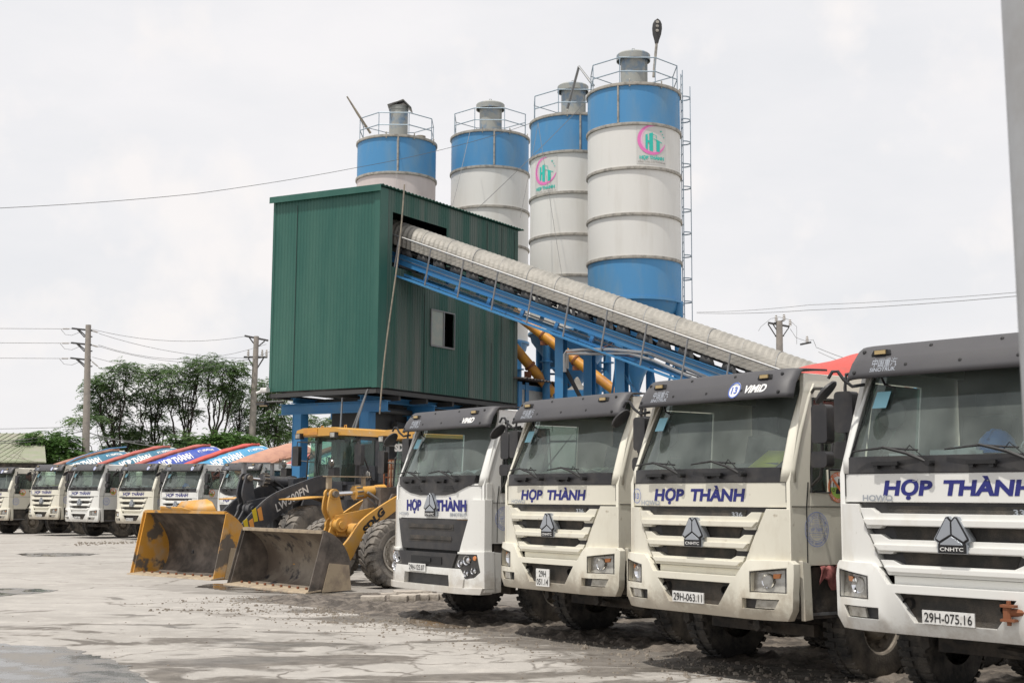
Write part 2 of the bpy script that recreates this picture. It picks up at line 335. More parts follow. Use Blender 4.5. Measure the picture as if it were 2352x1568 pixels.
def circle(mb, cx,cz,r,fn,n=20):
    mb.add([fn(cx+r*math.cos(2*PI*i/n),cz+r*math.sin(2*PI*i/n)) for i in range(n)],[tuple(range(n))])
def annulus(mb, cx,cz,r0,r1,fn,n=28):
    vs=[fn(cx+r0*math.cos(2*PI*i/n),cz+r0*math.sin(2*PI*i/n)) for i in range(n)]+[fn(cx+r1*math.cos(2*PI*i/n),cz+r1*math.sin(2*PI*i/n)) for i in range(n)]
    mb.add(vs,[(i,(i+1)%n,n+(i+1)%n,n+i) for i in range(n)])
def arc_text(mb, body, r, h, a_mid, fn, flip=False, spread=None, cz=0, cx=0):
    """letters along a circle"""
    n=len(body); sp = spread/(n) if spread else h*1.0/r
    for i,ch in enumerate(body):
        if ch==' ': continue
        vs,fs,wd=text2d(ch,.01)
        if not vs: continue
        k=(i-(n-1)/2)*sp
        a = a_mid + k if flip else a_mid - k
        s=h/.7
        ux,uz = (math.sin(a),-math.cos(a)) if not flip else (-math.sin(a),math.cos(a))
        rx,rz = (math.cos(a),math.sin(a)) if not flip else (-math.cos(a),-math.sin(a))
        ox,oz = cx+r*math.cos(a), cz+r*math.sin(a)
        mb.add([fn(ox+(v[0]*s-wd*s/2)*ux+(v[1]*s-h/2)*rx, oz+(v[0]*s-wd*s/2)*uz+(v[1]*s-h/2)*rz) for v in vs], fs)

# ------------------------------------------------------------------ mixer truck cab (front faces -Y, origin on the ground under the nose)
CUTS=[s*c for s in (-1,1) for c in (.3,.6,.75,.85,.95,1.03,1.1,1.17)]
def warp(p): 
    a=max(0,abs(p.x)-.72)/.5
    return Vector((p.x, p.y+.15*a*a, p.z))
def sidetaper(p):
    t=max(0,p.z-1.85); k=1-.075*t/1.1
    return Vector((p.x*k,p.y,p.z))
def wheel_mesh(mb_t, mb_r, x, y, r=.55, w=.30, rim=.29, side=1, lug=True):
    """tyre + rim, axis along x; outer face towards side"""
    zc_=r-.20-.012
    prof=[(rim,-w/2),(r*.86,-w/2),(r*.96,-w/2+.02),(r,-w/2+.05),(r,w/2-.05),(r*.96,w/2-.02),(r*.86,w/2),(rim,w/2)]
    mb_t.lathe(prof,(x,y,zc_),(1,0,0),36,ref=(0,0,1))
    if lug:
        for i in range(36):
            a=2*PI*i/36
            for s in (-1,1):
                c=math.cos(a+(.04 if s>0 else -.04)); d=math.sin(a+(.04 if s>0 else -.04))
                u=Vector((0,c,d)); t=Vector((0,-d,c)); p=Vector((x+s*w*.27,y,zc_))+u*(r+.004)
                q=[]
                for (aa,bb,cc) in ((-1,-1,-.02),(1,-1,-.02),(1,1,-.02),(-1,1,-.02),(-1,-1,.012),(1,-1,.012),(1,1,.012),(-1,1,.012)):
                    q.append(p+Vector((aa*w*.2,0,0))+t*(bb*.028)+u*cc)
                mb_t.add(q,[(4,5,6,7),(0,1,5,4),(1,2,6,5),(2,3,7,6),(3,0,4,7)])
    o=side
    mb_r.lathe([(rim,o*w*.5),(rim*.93,o*w*.46),(rim*.9,o*w*.25),(rim*.55,o*w*.05),(rim*.50,o*w*.30),(rim*.38,o*w*.42),(rim*.1,o*w*.44),(0.001,o*w*.44)],(x,y,zc_),(1,0,0),28,ref=(0,0,1))
    for i in range(10):
        a=2*PI*i/10; p=Vector((x+o*w*.13,y+math.cos(a)*rim*.72,zc_+math.sin(a)*rim*.72)); mb_r.cyl(p,p+Vector((o*.035,0,0)),.025,n=8)
def add_wheels(root, ys, rear=()):
    for y in ys:
        for s in (-1,1):
            t=MB(); q=MB(); wheel_mesh(t,q,s*1.03,y,side=s); 
            ty=t.build('wheel','tyre',root); q.build('rim','rim',ty)
    for y in rear:
        for s in (-1,1):
            t=MB(); q=MB(); wheel_mesh(t,q,s*.93,y,w=.56,side=s,lug=False); ty=t.build('wheel','tyre',root); q.build('rim','rim',ty)

def cab_common(root, paint):
    # shell: sides, roof, back, floor
    b=MB()
    polys=[[(.10,.98),(.40,.98),(.40,1.93),(.10,1.80)],[(.40,.98),(.68,.98),(.68,1.70),(.40,1.70)],
           [(.68,.98),(1.0,.98),(1.35,1.5),(2.0,1.5),(2.0,1.93),(1.30,1.93),(.68,1.93),(.68,1.70)],
           [(.10,1.80),(.40,1.93),(.52,2.64),(.40,2.74)],[(.40,2.74),(.52,2.64),(1.3,2.64),(2.0,2.64),(2.0,2.9),(.42,2.9)],
           [(1.3,1.93),(2.0,1.93),(2.0,2.64),(1.3,2.64)]]
    for s in (-1,1): b.sheet(polys, s*1.15, s*1.2, 'x')
    roof=[(-1.125,2.80),(-1.135,2.88),(-1.10,2.945),(-1.03,2.975),(-.6,2.99),(.6,2.99),(1.03,2.975),(1.10,2.945),(1.135,2.88),(1.125,2.80),(1.05,2.80),(1.05,2.90),(-1.05,2.90),(-1.05,2.80)]
    b.prism([(x,z-.05) for x,z in roof],.50,2.02,'y')
    b.box(-1.12,1.12,1.96,2.0,1.1,2.88); b.box(-1.14,1.14,.3,1.95,1.0,1.06)
    # front band (text panel) and pillars
    ob=b.build('cab_body',paint,root,fn=sidetaper)
    # pillars in front: curved round the corner
    p=MB(); n=6
    rows=[(1.80,.02,1.08,1.20,.12),(1.93,.03,1.10,1.20,.12),(2.3,.18,1.07,1.17,.27),(2.66,.36,1.05,1.14,.44),(2.80,.44,1.04,1.12,.52)]
    vs=[]
    for (z,y,xi,xo,yo) in rows:
        for i in range(n+1):
            t=i/n; x=xi+(xo-xi)*math.sin(t*PI/2); yy=y+(.15*((xi-.72)/.5)**2)*.8+(yo-y)*(1-math.cos(t*PI/2)); vs.append((x,yy,z))
    fs=[(r*(n+1)+i,r*(n+1)+i+1,(r+1)*(n+1)+i+1,(r+1)*(n+1)+i) for r in range(len(rows)-1) for i in range(n)]
    p.add(vs,fs); p.build('pillar_trim',paint,root,thick=.012); p=MB(); p.add([(-x,y,z) for x,y,z in vs],fs); p.build('pillar_trim',paint,root,thick=.012)
    # interior
    d=MB(); d.box(-1.08,1.08,.17,.60,1.55,1.94); d.box(.25,.85,.3,.62,1.94,2.0); d.box(-.2,.2,.62,1.1,1.3,1.7); d.build('dashboard','dash',root)
    for s in (-1,1):
        q=MB(); rbox(q,s*.60-.26,s*.60+.26,1.05,1.55,1.45,1.62,.06); q.prism([(1.45,1.6),(1.60,1.6),(1.75,2.35),(1.62,2.37)],s*.60-.25,s*.60+.25,'x'); rbox(q,s*.6-.14,s*.6+.14,1.63,1.75,2.38,2.58,.05); q.build('seat','seat',root)
    q=MB(); q.box(-1.06,1.06,1.90,1.955,1.1,2.86); q.box(-1.04,1.04,.55,1.9,2.84,2.895); q.build('lining','cabliner',root)
    q=MB(); o=Vector((.60,.78,2.0)); ax=Vector((0,-.75,.65)).normalized(); a=Vector((1,0,0)); bb=ax.cross(a)
    q.tube([o+(a*math.cos(t*2*PI/20)+bb*math.sin(t*2*PI/20))*.22 for t in range(20)],.016,6,True); q.cyl(o,o+Vector((0,-.2,-.2)),.04,n=8); q.tube([o-a*.21,o,o+a*.21],.014,5); q.build('steering_wheel','rubber_trim',root)
    # doors glass
    for s in (-1,1):
        q=MB(); q.prism([(.42,1.72),(.68,1.72),(.68,1.93),(1.29,1.93),(1.29,2.63),(.53,2.63)],s*1.160,s*1.166,'x'); q.build('side_window','dglass',root,fn=sidetaper)
        q=MB()
        fr=[(.40,1.70),(.68,1.70),(.68,1.93),(1.31,1.93),(1.31,2.65),(.52,2.65)]
        q.tube([(s*1.203*(1-.075*max(0,z-1.85)/1.1),y,z) for y,z in fr],.012,5,True)
        q.tube([(s*1.20*(1-.075*max(0,z-1.85)/1.1),y,z) for y,z in ((.70,1.93),(.80,2.35),(.84,2.42),(1.31,2.44))],.014,5)
        q.build('window_frame','rubber_trim',root)
        # door seam, handle
        q=MB(); q.tube([(s*1.201*(1-.075*max(0,z-1.85)/1.1),y,z) for y,z in ((.33,1.0),(.33,1.55),(.36,1.80))],.006,4)
        q.tube([(s*1.201*(1-.075*max(0,z-1.85)/1.1),y,z) for y,z in ((1.38,2.86),(1.38,1.52),(1.05,1.0))],.006,4); q.tube([(s*1.203,.12,1.56),(s*1.203,1.36,1.56)],.005,4)
        q.box(s*1.2-.02,s*1.2+.02,1.14,1.30,1.80,1.85); q.build('door_seam','rubber_trim',root)
        # mirrors
        mm=MB(); X=1.41 if s>0 else -1.29
        mm.tube([(s*1.12,.52,2.70),(s*1.20,.48,2.74),(X,.36,2.72),(X,.34,2.60),(X,.34,1.95),(X-s*.04,.35,1.85),(s*1.19,.42,1.76)],.017,6)
        mm.build('mirror_arm','black',root)
        q=MB(); rbox(q,X-.10,X+.10,.30,.41,2.18,2.56,.04,3,'y'); rbox(q,X-.11,X+.10,.29,.40,1.94,2.10,.045,3,'y'); hs=q.build('side_mirror','black',root)
        q=MB(); q.box(X-.08,X+.08,.411,.414,2.2,2.54); q.box(X-.08,X+.08,.401,.404,1.96,2.08); q.build('mirror_glass','mirror_face',hs)
        # steps under the door
        q=MB(); q.box(s*.95,s*1.17,.30,1.0,.50,.96); q.box(s*.9,s*1.19,.30,.98,.46,.50); q.build('step_box','chassis',root)
        q=MB(); q.box(s*1.19,s*1.195,.34,.96,.49,.52); q.build('step_edge','galv',root)
        # fender behind
        q=MB(); q.lathe([(.66,s*.82),(.66,s*1.2)],(0,1.45,.36),(1,0,0),14,a0=R(-95),a1=R(48),ref=(0,0,1)); q.build('mudguard','black',root,thick=.02)
    # front round mirror on the far side
    q=MB(); q.tube([(-1.0,.22,2.60),(-1.06,.12,2.58),(-1.12,.08,2.64),(-1.17,.06,2.72),(-1.22,.05,2.72),(-1.26,.04,2.66)],.016,6); q.build('mirror_arm','black',root)
    q=MB(); q.lathe([(.001,.04),(.08,.035),(.125,.02),(.135,0),(.125,-.01),(.001,-.012)],(-1.27,.02,2.53),(-.6,-.25,.6),20); q.build('front_mirror','black',root)
    # chassis
    q=MB(); 
    for s in (-1,1): q.box(s*.42-.04,s*.42+.04,.2,8.6,.72,.98)
    q.box(-.5,.5,.5,1.3,.70,1.1); q.cyl((-.95,1.45,.34),(.95,1.45,.34),.07,n=8); q.cyl((-.95,3.25,.34),(.95,3.25,.34),.07,n=8); q.box(-.75,.75,.9,1.0,.22,.34); q.tube([(.5,.5,.3),(-.6,1.2,.28)],.035,6); q.box(-.9,-.45,2.3,2.9,.55,1.0); rbox(q,.5,1.1,4.1,5.2,.55,1.05,.1,3,'y')
    q.box(-1.0,1.0,.18,.42,.50,.62)
    for s in (-1,1): q.prism([(s*.52-.02,.50),(s*.52+.02,.50),(s*.52+.05,.33),(s*.52,.29),(s*.52-.05,.33)],.30,.36,'y'); q.cyl((s*.7,.5,.42),(s*.7,1.3,.46),.03,n=6)
    q.build('chassis','chassis',root)
    # round mirror disc on a bent arm behind the glass
    q=MB(); q.lathe([(.001,.0),(.13,.004),(.14,.02),(.001,.03)],(-.78,.30,2.33),(0,1,0),20); q.tube([(-.78,.31,2.45),(-.76,.33,2.56),(-.86,.33,2.60),(-.93,.36,2.7)],.012,5); q.build('inner_mirror','black',root)

def front_glass(root, zb=1.93):
    g=MB(); n=16; m=8; vs=[]
    for j in range(m+1):
        t=j/m; z=zb+(2.86-zb)*t; hw=1.11-.075*t; y=.03+.40*t
        for i in range(n+1):
            x=-hw+2*hw*i/n; a=max(0,abs(x)-.55)/.5; vs.append((x,y+.10*a*a,z))
    g.add(vs,[(j*(n+1)+i,j*(n+1)+i+1,(j+1)*(n+1)+i+1,(j+1)*(n+1)+i) for j in range(m) for i in range(n)])
    g.build('windscreen','glass',root)
    g=MB(); s=[]
    for sgn in (-1,1): g=MB(); g.tube([(sgn*1.11,.15,zb),(sgn*1.065,.36,2.4),(sgn*1.04,.53,2.84)],.014,5); g.build('windscreen_seal','rubber_trim',root)
def glass_bits(root):
    q=MB(); q.add([(-.93,.225,2.38),(-.78,.215,2.38),(-.76,.275,2.53),(-.91,.285,2.53)],[(0,1,2,3)]); q.build('permit_sticker','sticker_blue',root,smooth=0,rec=False)
    q=MB(); q.box(-1.17,1.17,-.004,.02,1.795,1.803); q.build('panel_gap','rubber_trim',root,fn=warp,cuts=CUTS)
    for s in (-1,1): q=MB(); q.box(s*1.145-.004,s*1.145+.004,-.006,.02,1.60,1.795); q.build('panel_gap','rubber_trim',root,fn=warp)
def visor(root, hw=1.10, zb=2.645):
    prof=[(.11,zb),(.125,zb+.05),(.175,2.805),(.195,2.825),(.265,2.915),(.30,2.938),(.345,2.945),(.66,2.955)]
    vs=[]; n=40
    for (y,z) in prof:
        k=(z-zb)/.34
        for i in range(n+1):
            t=-1+2*i/n; x=t*(hw-.045*k); a=max(0,abs(t)-.80)/.20; vs.append((x,y+.10*a*a*a,z-.006*a*a))
    fs=[(r*(n+1)+i,r*(n+1)+i+1,(r+1)*(n+1)+i+1,(r+1)*(n+1)+i) for r in range(len(prof)-1) for i in range(n)]
    v=MB(); v.add(vs,fs); ob=v.build('sun_visor','visor',root,thick=.022,smooth=22)
    l=MB(); l.tube([(hw*.97*(-1+2*i/16),.190+.10*(max(0,abs(-1+2*i/16)-.80)/.20)**3,2.818) for i in range(17)],.004,4); l.build('crease','ring',ob)
    sc=MB()
    for (x,z,y) in ((-1.04,2.70,.13),(-.52,2.74,.145),(.0,2.74,.145),(.52,2.74,.145),(1.04,2.70,.13),(-1.0,2.89,.24),(-.33,2.90,.25),(.33,2.90,.25),(1.0,2.89,.24)): sc.lathe([(.02,.0),(.016,.014),(.001,.018)],(x,y,z),(0,-1,.25),8)
    sc.build('screw_caps','rubber_trim',ob)
    for s in (-1,1):
        q=MB(); q.prism([(s*.80-.10,2.850),(s*.80+.10,2.850),(s*.80+.07,2.895),(s*.80-.07,2.895)],.185,.26,'y'); h=q.build('marker_lamp','rubber_trim',ob)
        q=MB(); q.box(s*.80-.055,s*.80+.055,.172,.187,2.856,2.890); q.build('lens','marker',h)
def wipers(root, z=1.90, y=0.0):
    for s0,x in (('a',-.35),('b',.55)):
        q=MB(); q.tube([(x-.62,y-.03,z+.09),(x-.30,y-.055,z+.115),(x+.03,y-.03,z+.09)],[.008,.011,.008],5)
        q.tube([(x-.30,y-.06,z+.12),(x-.05,y-.07,z+.06),(x+.14,y-.06,z-.02)],[.012,.016,.02],6); q.cyl((x+.14,y-.08,z-.02),(x+.14,y+.03,z-.02),.028,n=8)
        q.tube([(x-.08,y-.07,z+.07),(x-.02,y-.08,z+.13),(x+.06,y-.07,z+.06),(x+.17,y-.07,z-.03)],.005,4)
        q.box(x-.42,x-.16,y-.055,y-.02,z-.035,z-.005); q.box(x-.40,x-.36,y-.05,y,z-.06,z-.03); q.box(x-.22,x-.18,y-.05,y,z-.06,z-.03)
        q.build('wiper','rubber_trim',root)
def emblem(root, y=-.085, dz=0.0, s=1.0):
    P=lambda pts: [(x*s,1.14+dz+(z-1.14)*s) for x,z in pts]
    q=MB(); base=[(0,1.405),(.028,1.435),(.05,1.43),(.152,1.262),(.155,1.245),(.118,1.222),(.128,1.21),(.128,1.14),(-.128,1.14),(-.128,1.21),(-.118,1.222),(-.155,1.245),(-.152,1.262),(-.05,1.43),(-.028,1.435)]
    q.prism(P([(x*1.06,z+(.004 if z>1.3 else -.004)) for x,z in base]),y+.005,y+.09,'y'); e=q.build('emblem','silver',root)
    q=MB(); q.prism(P([(x*.97,z) for x,z in base]),y-.004,y+.006,'y'); q.build('emblem_ground','rubber_trim',e)
    q=MB()
    for t in (-1,1): q.prism(P([(t*.008,1.392),(t*.036,1.422),(t*.046,1.418),(t*.138,1.256),(t*.108,1.236),(t*.008,1.292)][::t]),y-.010,y-.003,'y')
    q.prism(P([(0,1.276),(.10,1.216),(.10,1.205),(-.10,1.205),(-.10,1.216)]),y-.010,y-.003,'y'); q.build('emblem_leaves','silver',e)
    q=MB(); text(q,'CNHTC',.21*s,.030*s,facing(y-.008,0,1.172+dz),.01); q.build('lettering','white_text',e)
def bumper_howo(root, paint):
    b=MB()
    side=[[(.62,.86),(.545,.79),(.37,.555),(.71,.555),(.71,.655),(.81,.715),(.81,.92),(.72,.99)],
          [(.72,.99),(.81,.92),(1.19,.965),(1.24,1.0),(1.2,1.035),(.77,1.03)],
          [(1.19,.965),(1.19,.715),(1.24,.715),(1.25,.9),(1.24,1.0)],
          [(.71,.655),(1.12,.655),(1.24,.655),(1.24,.715),(1.19,.715),(.81,.715)],
          [(1.12,.655),(1.07,.555),(1.235,.555),(1.24,.655)],
          [(.37,.555),(.30,.45),(1.17,.45),(1.235,.555),(1.07,.555),(.71,.555)]]
    mid=[[(-.62,.86),(-.545,.79),(.545,.79),(.62,.86)],[(-.37,.555),(-.30,.45),(.30,.45),(.37,.555)]]
    allp=side+[[(-p[0],p[1]) for p in q][::-1] for q in side]+mid
    b.sheet(allp,-.09,.0,'y')
    for s in (-1,1): b.sheet([[(.05,.45),(.16,.46),(.16,1.0),(.05,1.03)]], s*1.20, s*1.235,'x')
    def fn(p):
        q=warp(p)
        if p.z<.5: q.y+=.04
        if p.z>.98: q.y+=.015
        return q
    bo=b.build('bumper',paint,root,fn=fn,cuts=CUTS)
    q=MB(); q.prism([(-.60,.84),(-.36,.5),(.36,.5),(.60,.84)],-.02,.01,'y'); q.build('bumper_grille','mesh',bo,cuts=CUTS,fn=warp)
    q=MB()
    for s in (-1,1): q=MB(); q.lathe([(.065,-.03),(.05,-.035),(.045,.03)],(s*.44,-.04,.71),(0,-1,0),16); q.build('tow_eye','rubber_trim',bo)

    for s in (-1,1):
        q=MB(); q.sheet([[(s*.81,.715),(s*.81,.92),(s*1.19,.965),(s*1.19,.715)][::s]],-.03,.02,'y'); lo_=q.build('headlight','lens',bo,cuts=CUTS,fn=lambda p: warp(p)+Vector((0,.02*(p.z-.7)/.25,0)))
        q=MB(); q.lathe([(.075,0),(.07,.012),(.045,-.02),(.001,-.03)],(s*.97,.012,.83),(s*.1,-1,0),16); q.build('reflector','chrome',lo_)
        q=MB(); q.sheet([[(s*1.03,.855),(s*1.035,.90),(s*1.10,.905),(s*1.09,.86)][::s]],-.038,-.02,'y'); q.build('indicator','amber',lo_,cuts=CUTS,fn=warp)
        q=MB(); q.tube([(s*.82,-.09,.725),(s*.82,-.09,.912),(s*1.18,-.09,.955),(s*1.18,-.09,.725)],.006,4,True); q.build('lamp_seal','rubber_trim',lo_,fn=warp)
        q=MB(); q.sheet([[(s*.71,.56),(s*.71,.65),(s*1.12,.65),(s*1.07,.56)][::s]],-.03,.0,'y'); fo=q.build('fog_light_bezel','black',bo,cuts=CUTS,fn=warp)
        q=MB(); q.sheet([[(s*.85,.565),(s*.87,.645),(s*1.10,.645),(s*1.06,.565)][::s]],-.06,-.03,'y'); q.build('fog_light','lens',fo,cuts=CUTS,fn=warp)
def front_howo(root, paint):
    b=MB(); b.box(-1.19,1.19,.0,.10,1.55,1.795)
    lower=[[(.965,1.535),(1.195,1.535),(1.195,1.0),(.70,1.0)]]
    
    fb=b.build('front_panel',paint,root,fn=warp,cuts=CUTS)
    
    for s in (-1,1):
        b2=MB(); b2.sheet([[(s*x,z) for x,z in lower[0]][::s]],-.03,.10,'y'); b2.build('corner_panel',paint,fb,fn=warp,cuts=CUTS)
    q=MB(); q.prism([(-.955,1.55),(-.60,.86),(.60,.86),(.955,1.55)],.03,.05,'y'); q.box(-1.19,1.19,.06,.12,.93,1.0); gr=q.build('grille','black',root,cuts=CUTS,fn=warp)
    q=MB(); q.prism([(-.68,1.52),(-.46,.94),(.46,.94),(.68,1.52)],.022,.03,'y'); q.build('grille_mesh','mesh',gr)
    bars=[[(-.925,1.50),(-.80,1.50),(-.73,1.455),(.73,1.455),(.80,1.50),(.925,1.50),(.845,1.325),(.71,1.325),(.68,1.348),(-.68,1.348),(-.71,1.325),(-.845,1.325)],
          [(-.815,1.275),(-.70,1.275),(-.63,1.235),(.63,1.235),(.70,1.275),(.815,1.275),(.73,1.112),(.60,1.112),(.57,1.132),(-.57,1.132),(-.60,1.112),(-.73,1.112)],
          [(-.71,1.06),(-.59,1.06),(-.51,1.025),(.51,1.025),(.59,1.06),(.71,1.06),(.635,.935),(-.635,.935)]]
    ex=[(1.325,1.405,.845,.88),(1.112,1.19,.73,.77),(.935,1.005,.635,.67)]
    for (pl,(z0,z1,w0,w1)) in zip(bars,ex):
        # concave polygons: split at the centre shape
        q=MB(); n=len(pl)
        if n==12:
            L_=[pl[0],pl[1],pl[10],pl[11]]; C_=[pl[1],pl[2],pl[9],pl[10]]; mid_=[pl[2],pl[3],pl[8],pl[9]]
            R2_=[pl[3],pl[4],pl[7],pl[8]]; R_=[pl[4],pl[5],pl[6],pl[7]]
            q.sheet([L_,C_,mid_,R2_,R_],-.035,.03,'y')
        else:
            a=(-.5,.935); c=(.5,.935)
            q.sheet([[pl[0],pl[1],pl[2],a,pl[7]],[pl[2],pl[3],c,a],[pl[3],pl[4],pl[5],pl[6],c]],-.035,.03,'y')
        zt=z1
        q.sheet([[(-w1,zt),(-w0+.02,z0+.028),(w0-.02,z0+.028),(w1,zt)]],-.062,-.035,'y')
        q.build('grille_bar',paint,gr,cuts=CUTS,fn=warp)
    q=MB(); q.box(-.60,.60,.0,.04,.86,.93); q.build('valance',paint,gr)
    q=MB(); q.box(-1.09,1.09,-.005,.06,1.80,1.945); q.build('scuttle','black',root,fn=lambda p: warp(p)+Vector((0,.25*(p.z-1.8)*.2,0)),cuts=CUTS)
    emblem(gr)
    q=MB(); text(q,'HOWO',.30,.050,facing(-.012,-.74,1.585),.03); q.build('badge','silver',fb)
    bumper_howo(root,paint)
def front_a7(root, paint):
    b=MB(); 
    b.sheet([[(-.98,1.32),(.98,1.32),(1.02,1.83),(.62,1.70),(.35,1.665),(-.35,1.665),(-.62,1.70),(-1.02,1.83)]],.0,.1,'y')
    b.sheet([[(.98,1.32),(1.21,1.32),(1.21,1.83),(1.02,1.83)]],.0,.1,'y',mirror=True)
    fb=b.build('front_panel',paint,root,fn=warp,cuts=CUTS)
    
    for s in (-1,1):
        q=MB(); q.sheet([[(s*x,z) for x,z in [(1.0,1.60),(1.22,1.60),(1.22,.86),(1.10,.84),(.80,.86),(.96,1.30)]][::s]],-.05,.08,'y'); q.build('corner_panel',paint,fb,fn=warp,cuts=CUTS)
    q=MB(); q.sheet([[(-.35,1.665),(.35,1.665),(.62,1.70),(1.02,1.83),(1.06,1.95),(-1.06,1.95),(-1.02,1.83),(-.62,1.70)]],-.012,.05,'y'); sc=q.build('scuttle','black',root,fn=warp,cuts=CUTS)
    q=MB()
    for s in (-1,1):
        for k in range(4): q.box(s*.45-.16+.02*k,s*.45+.16-.02*k,-.02,-.013,1.715+.024*k-.0,1.725+.024*k)
    q.build('air_slots','rubber_trim',sc)
    q=MB(); q.sheet([[(-.97,1.31),(-.93,1.18),(-.80,.87),(.80,.87),(.93,1.18),(.97,1.31)]],-.03,.05,'y')
    gr=q.build('grille','black',root,fn=warp,cuts=CUTS)
    q=MB(); q.box(-.62,.62,-.034,-.028,1.15,1.24); q.box(-.56,.56,-.034,-.028,.98,1.07)
    for zz in (1.15,.98):
        q.box(-.58,.58,-.044,-.03,zz+.035,zz+.05)
    q.build('grille_slots','mesh',gr)
    q=MB(); q.box(-1.12,1.12,.04,.12,.78,.88); q.build('gap','rubber_trim',root,fn=warp,cuts=CUTS)
    # bumper
    b=MB(); hl=[(.80,.83),(1.14,.83),(1.19,.58),(1.10,.50),(.95,.48),(.86,.62),(.66,.64)]
    b.sheet([[(.80,.83),(.80,.86),(1.24,.87),(1.25,.3),(.93,.30),(.95,.48),(1.10,.50),(1.19,.58),(1.14,.83)]],-.08,.1,'y',mirror=True)
    b.sheet([[(-.86,.62),(.86,.62),(.95,.48),(.93,.36),(.62,.36),(.60,.52),(-.60,.52),(-.62,.36),(-.93,.36),(-.95,.48)]],-.10,.05,'y')
    b.sheet([[(-1.25,.36),(1.25,.36),(1.22,.27),(-1.22,.27)]],-.12,.08,'y')
    for s in (-1,1): b.sheet([[(.05,.28),(.22,.30),(.22,.85),(.05,.87)]], s*1.20, s*1.24,'x')
    bo=b.build('bumper',paint,root,fn=warp,cuts=CUTS)
    q=MB(); q.sheet([[(-.80,.83),(.80,.83),(.68,.62),(-.68,.62)]],-.095,-.02,'y'); q.box(-.6,.6,-.03,.0,.36,.53); q.build('bumper_insert','black',bo,fn=warp,cuts=CUTS)
    q=MB(); q.box(-.42,.42,-.105,-.09,.66,.77); q.box(-.14,.14,-.12,-.10,.69,.75); q.build('tow_hatch','rubber_trim',bo)
    for s in (-1,1):
        q=MB(); q.sheet([[(s*x,z) for x,z in hl][::s]],-.07,.0,'y'); h=q.build('headlight','lens_dark',bo,fn=warp,cuts=CUTS)
        q=MB()
        for (x,z,r) in ((.86,.70,.055),(.98,.745,.07),(.97,.56,.05),(1.09,.60,.05)):
            y=-.072+.15*(max(0,x-.72)/.5)**2
            q.lathe([(r,0),(r*.95,.02),(r*.8,.01),(r*.75,-.01),(r*.3,-.0),(.001,.01)],(s*x,y,z),(s*.15,-1,0),18)
        q.build('reflector','chrome',h)
        q=MB(); q.lathe([(.036,0),(.03,.012),(.001,.014)],(s*1.10,.02,.775),(s*.15,-1,0),12); q.build('indicator','amber',h)
    emblem(fb,-.045,.215,1.12)
    q=MB(); text(q,'HOWO',.26,.045,facing(-.006,-.80,1.385),.03); text(q,'SINOTRUK',.44,.045,facing(-.006,.70,1.385),.03); q.build('badge','silver',fb)
M['lens_dark']=mat('dark_headlamp', C4(.06,.06,.06), .15, .3, coat=.8)

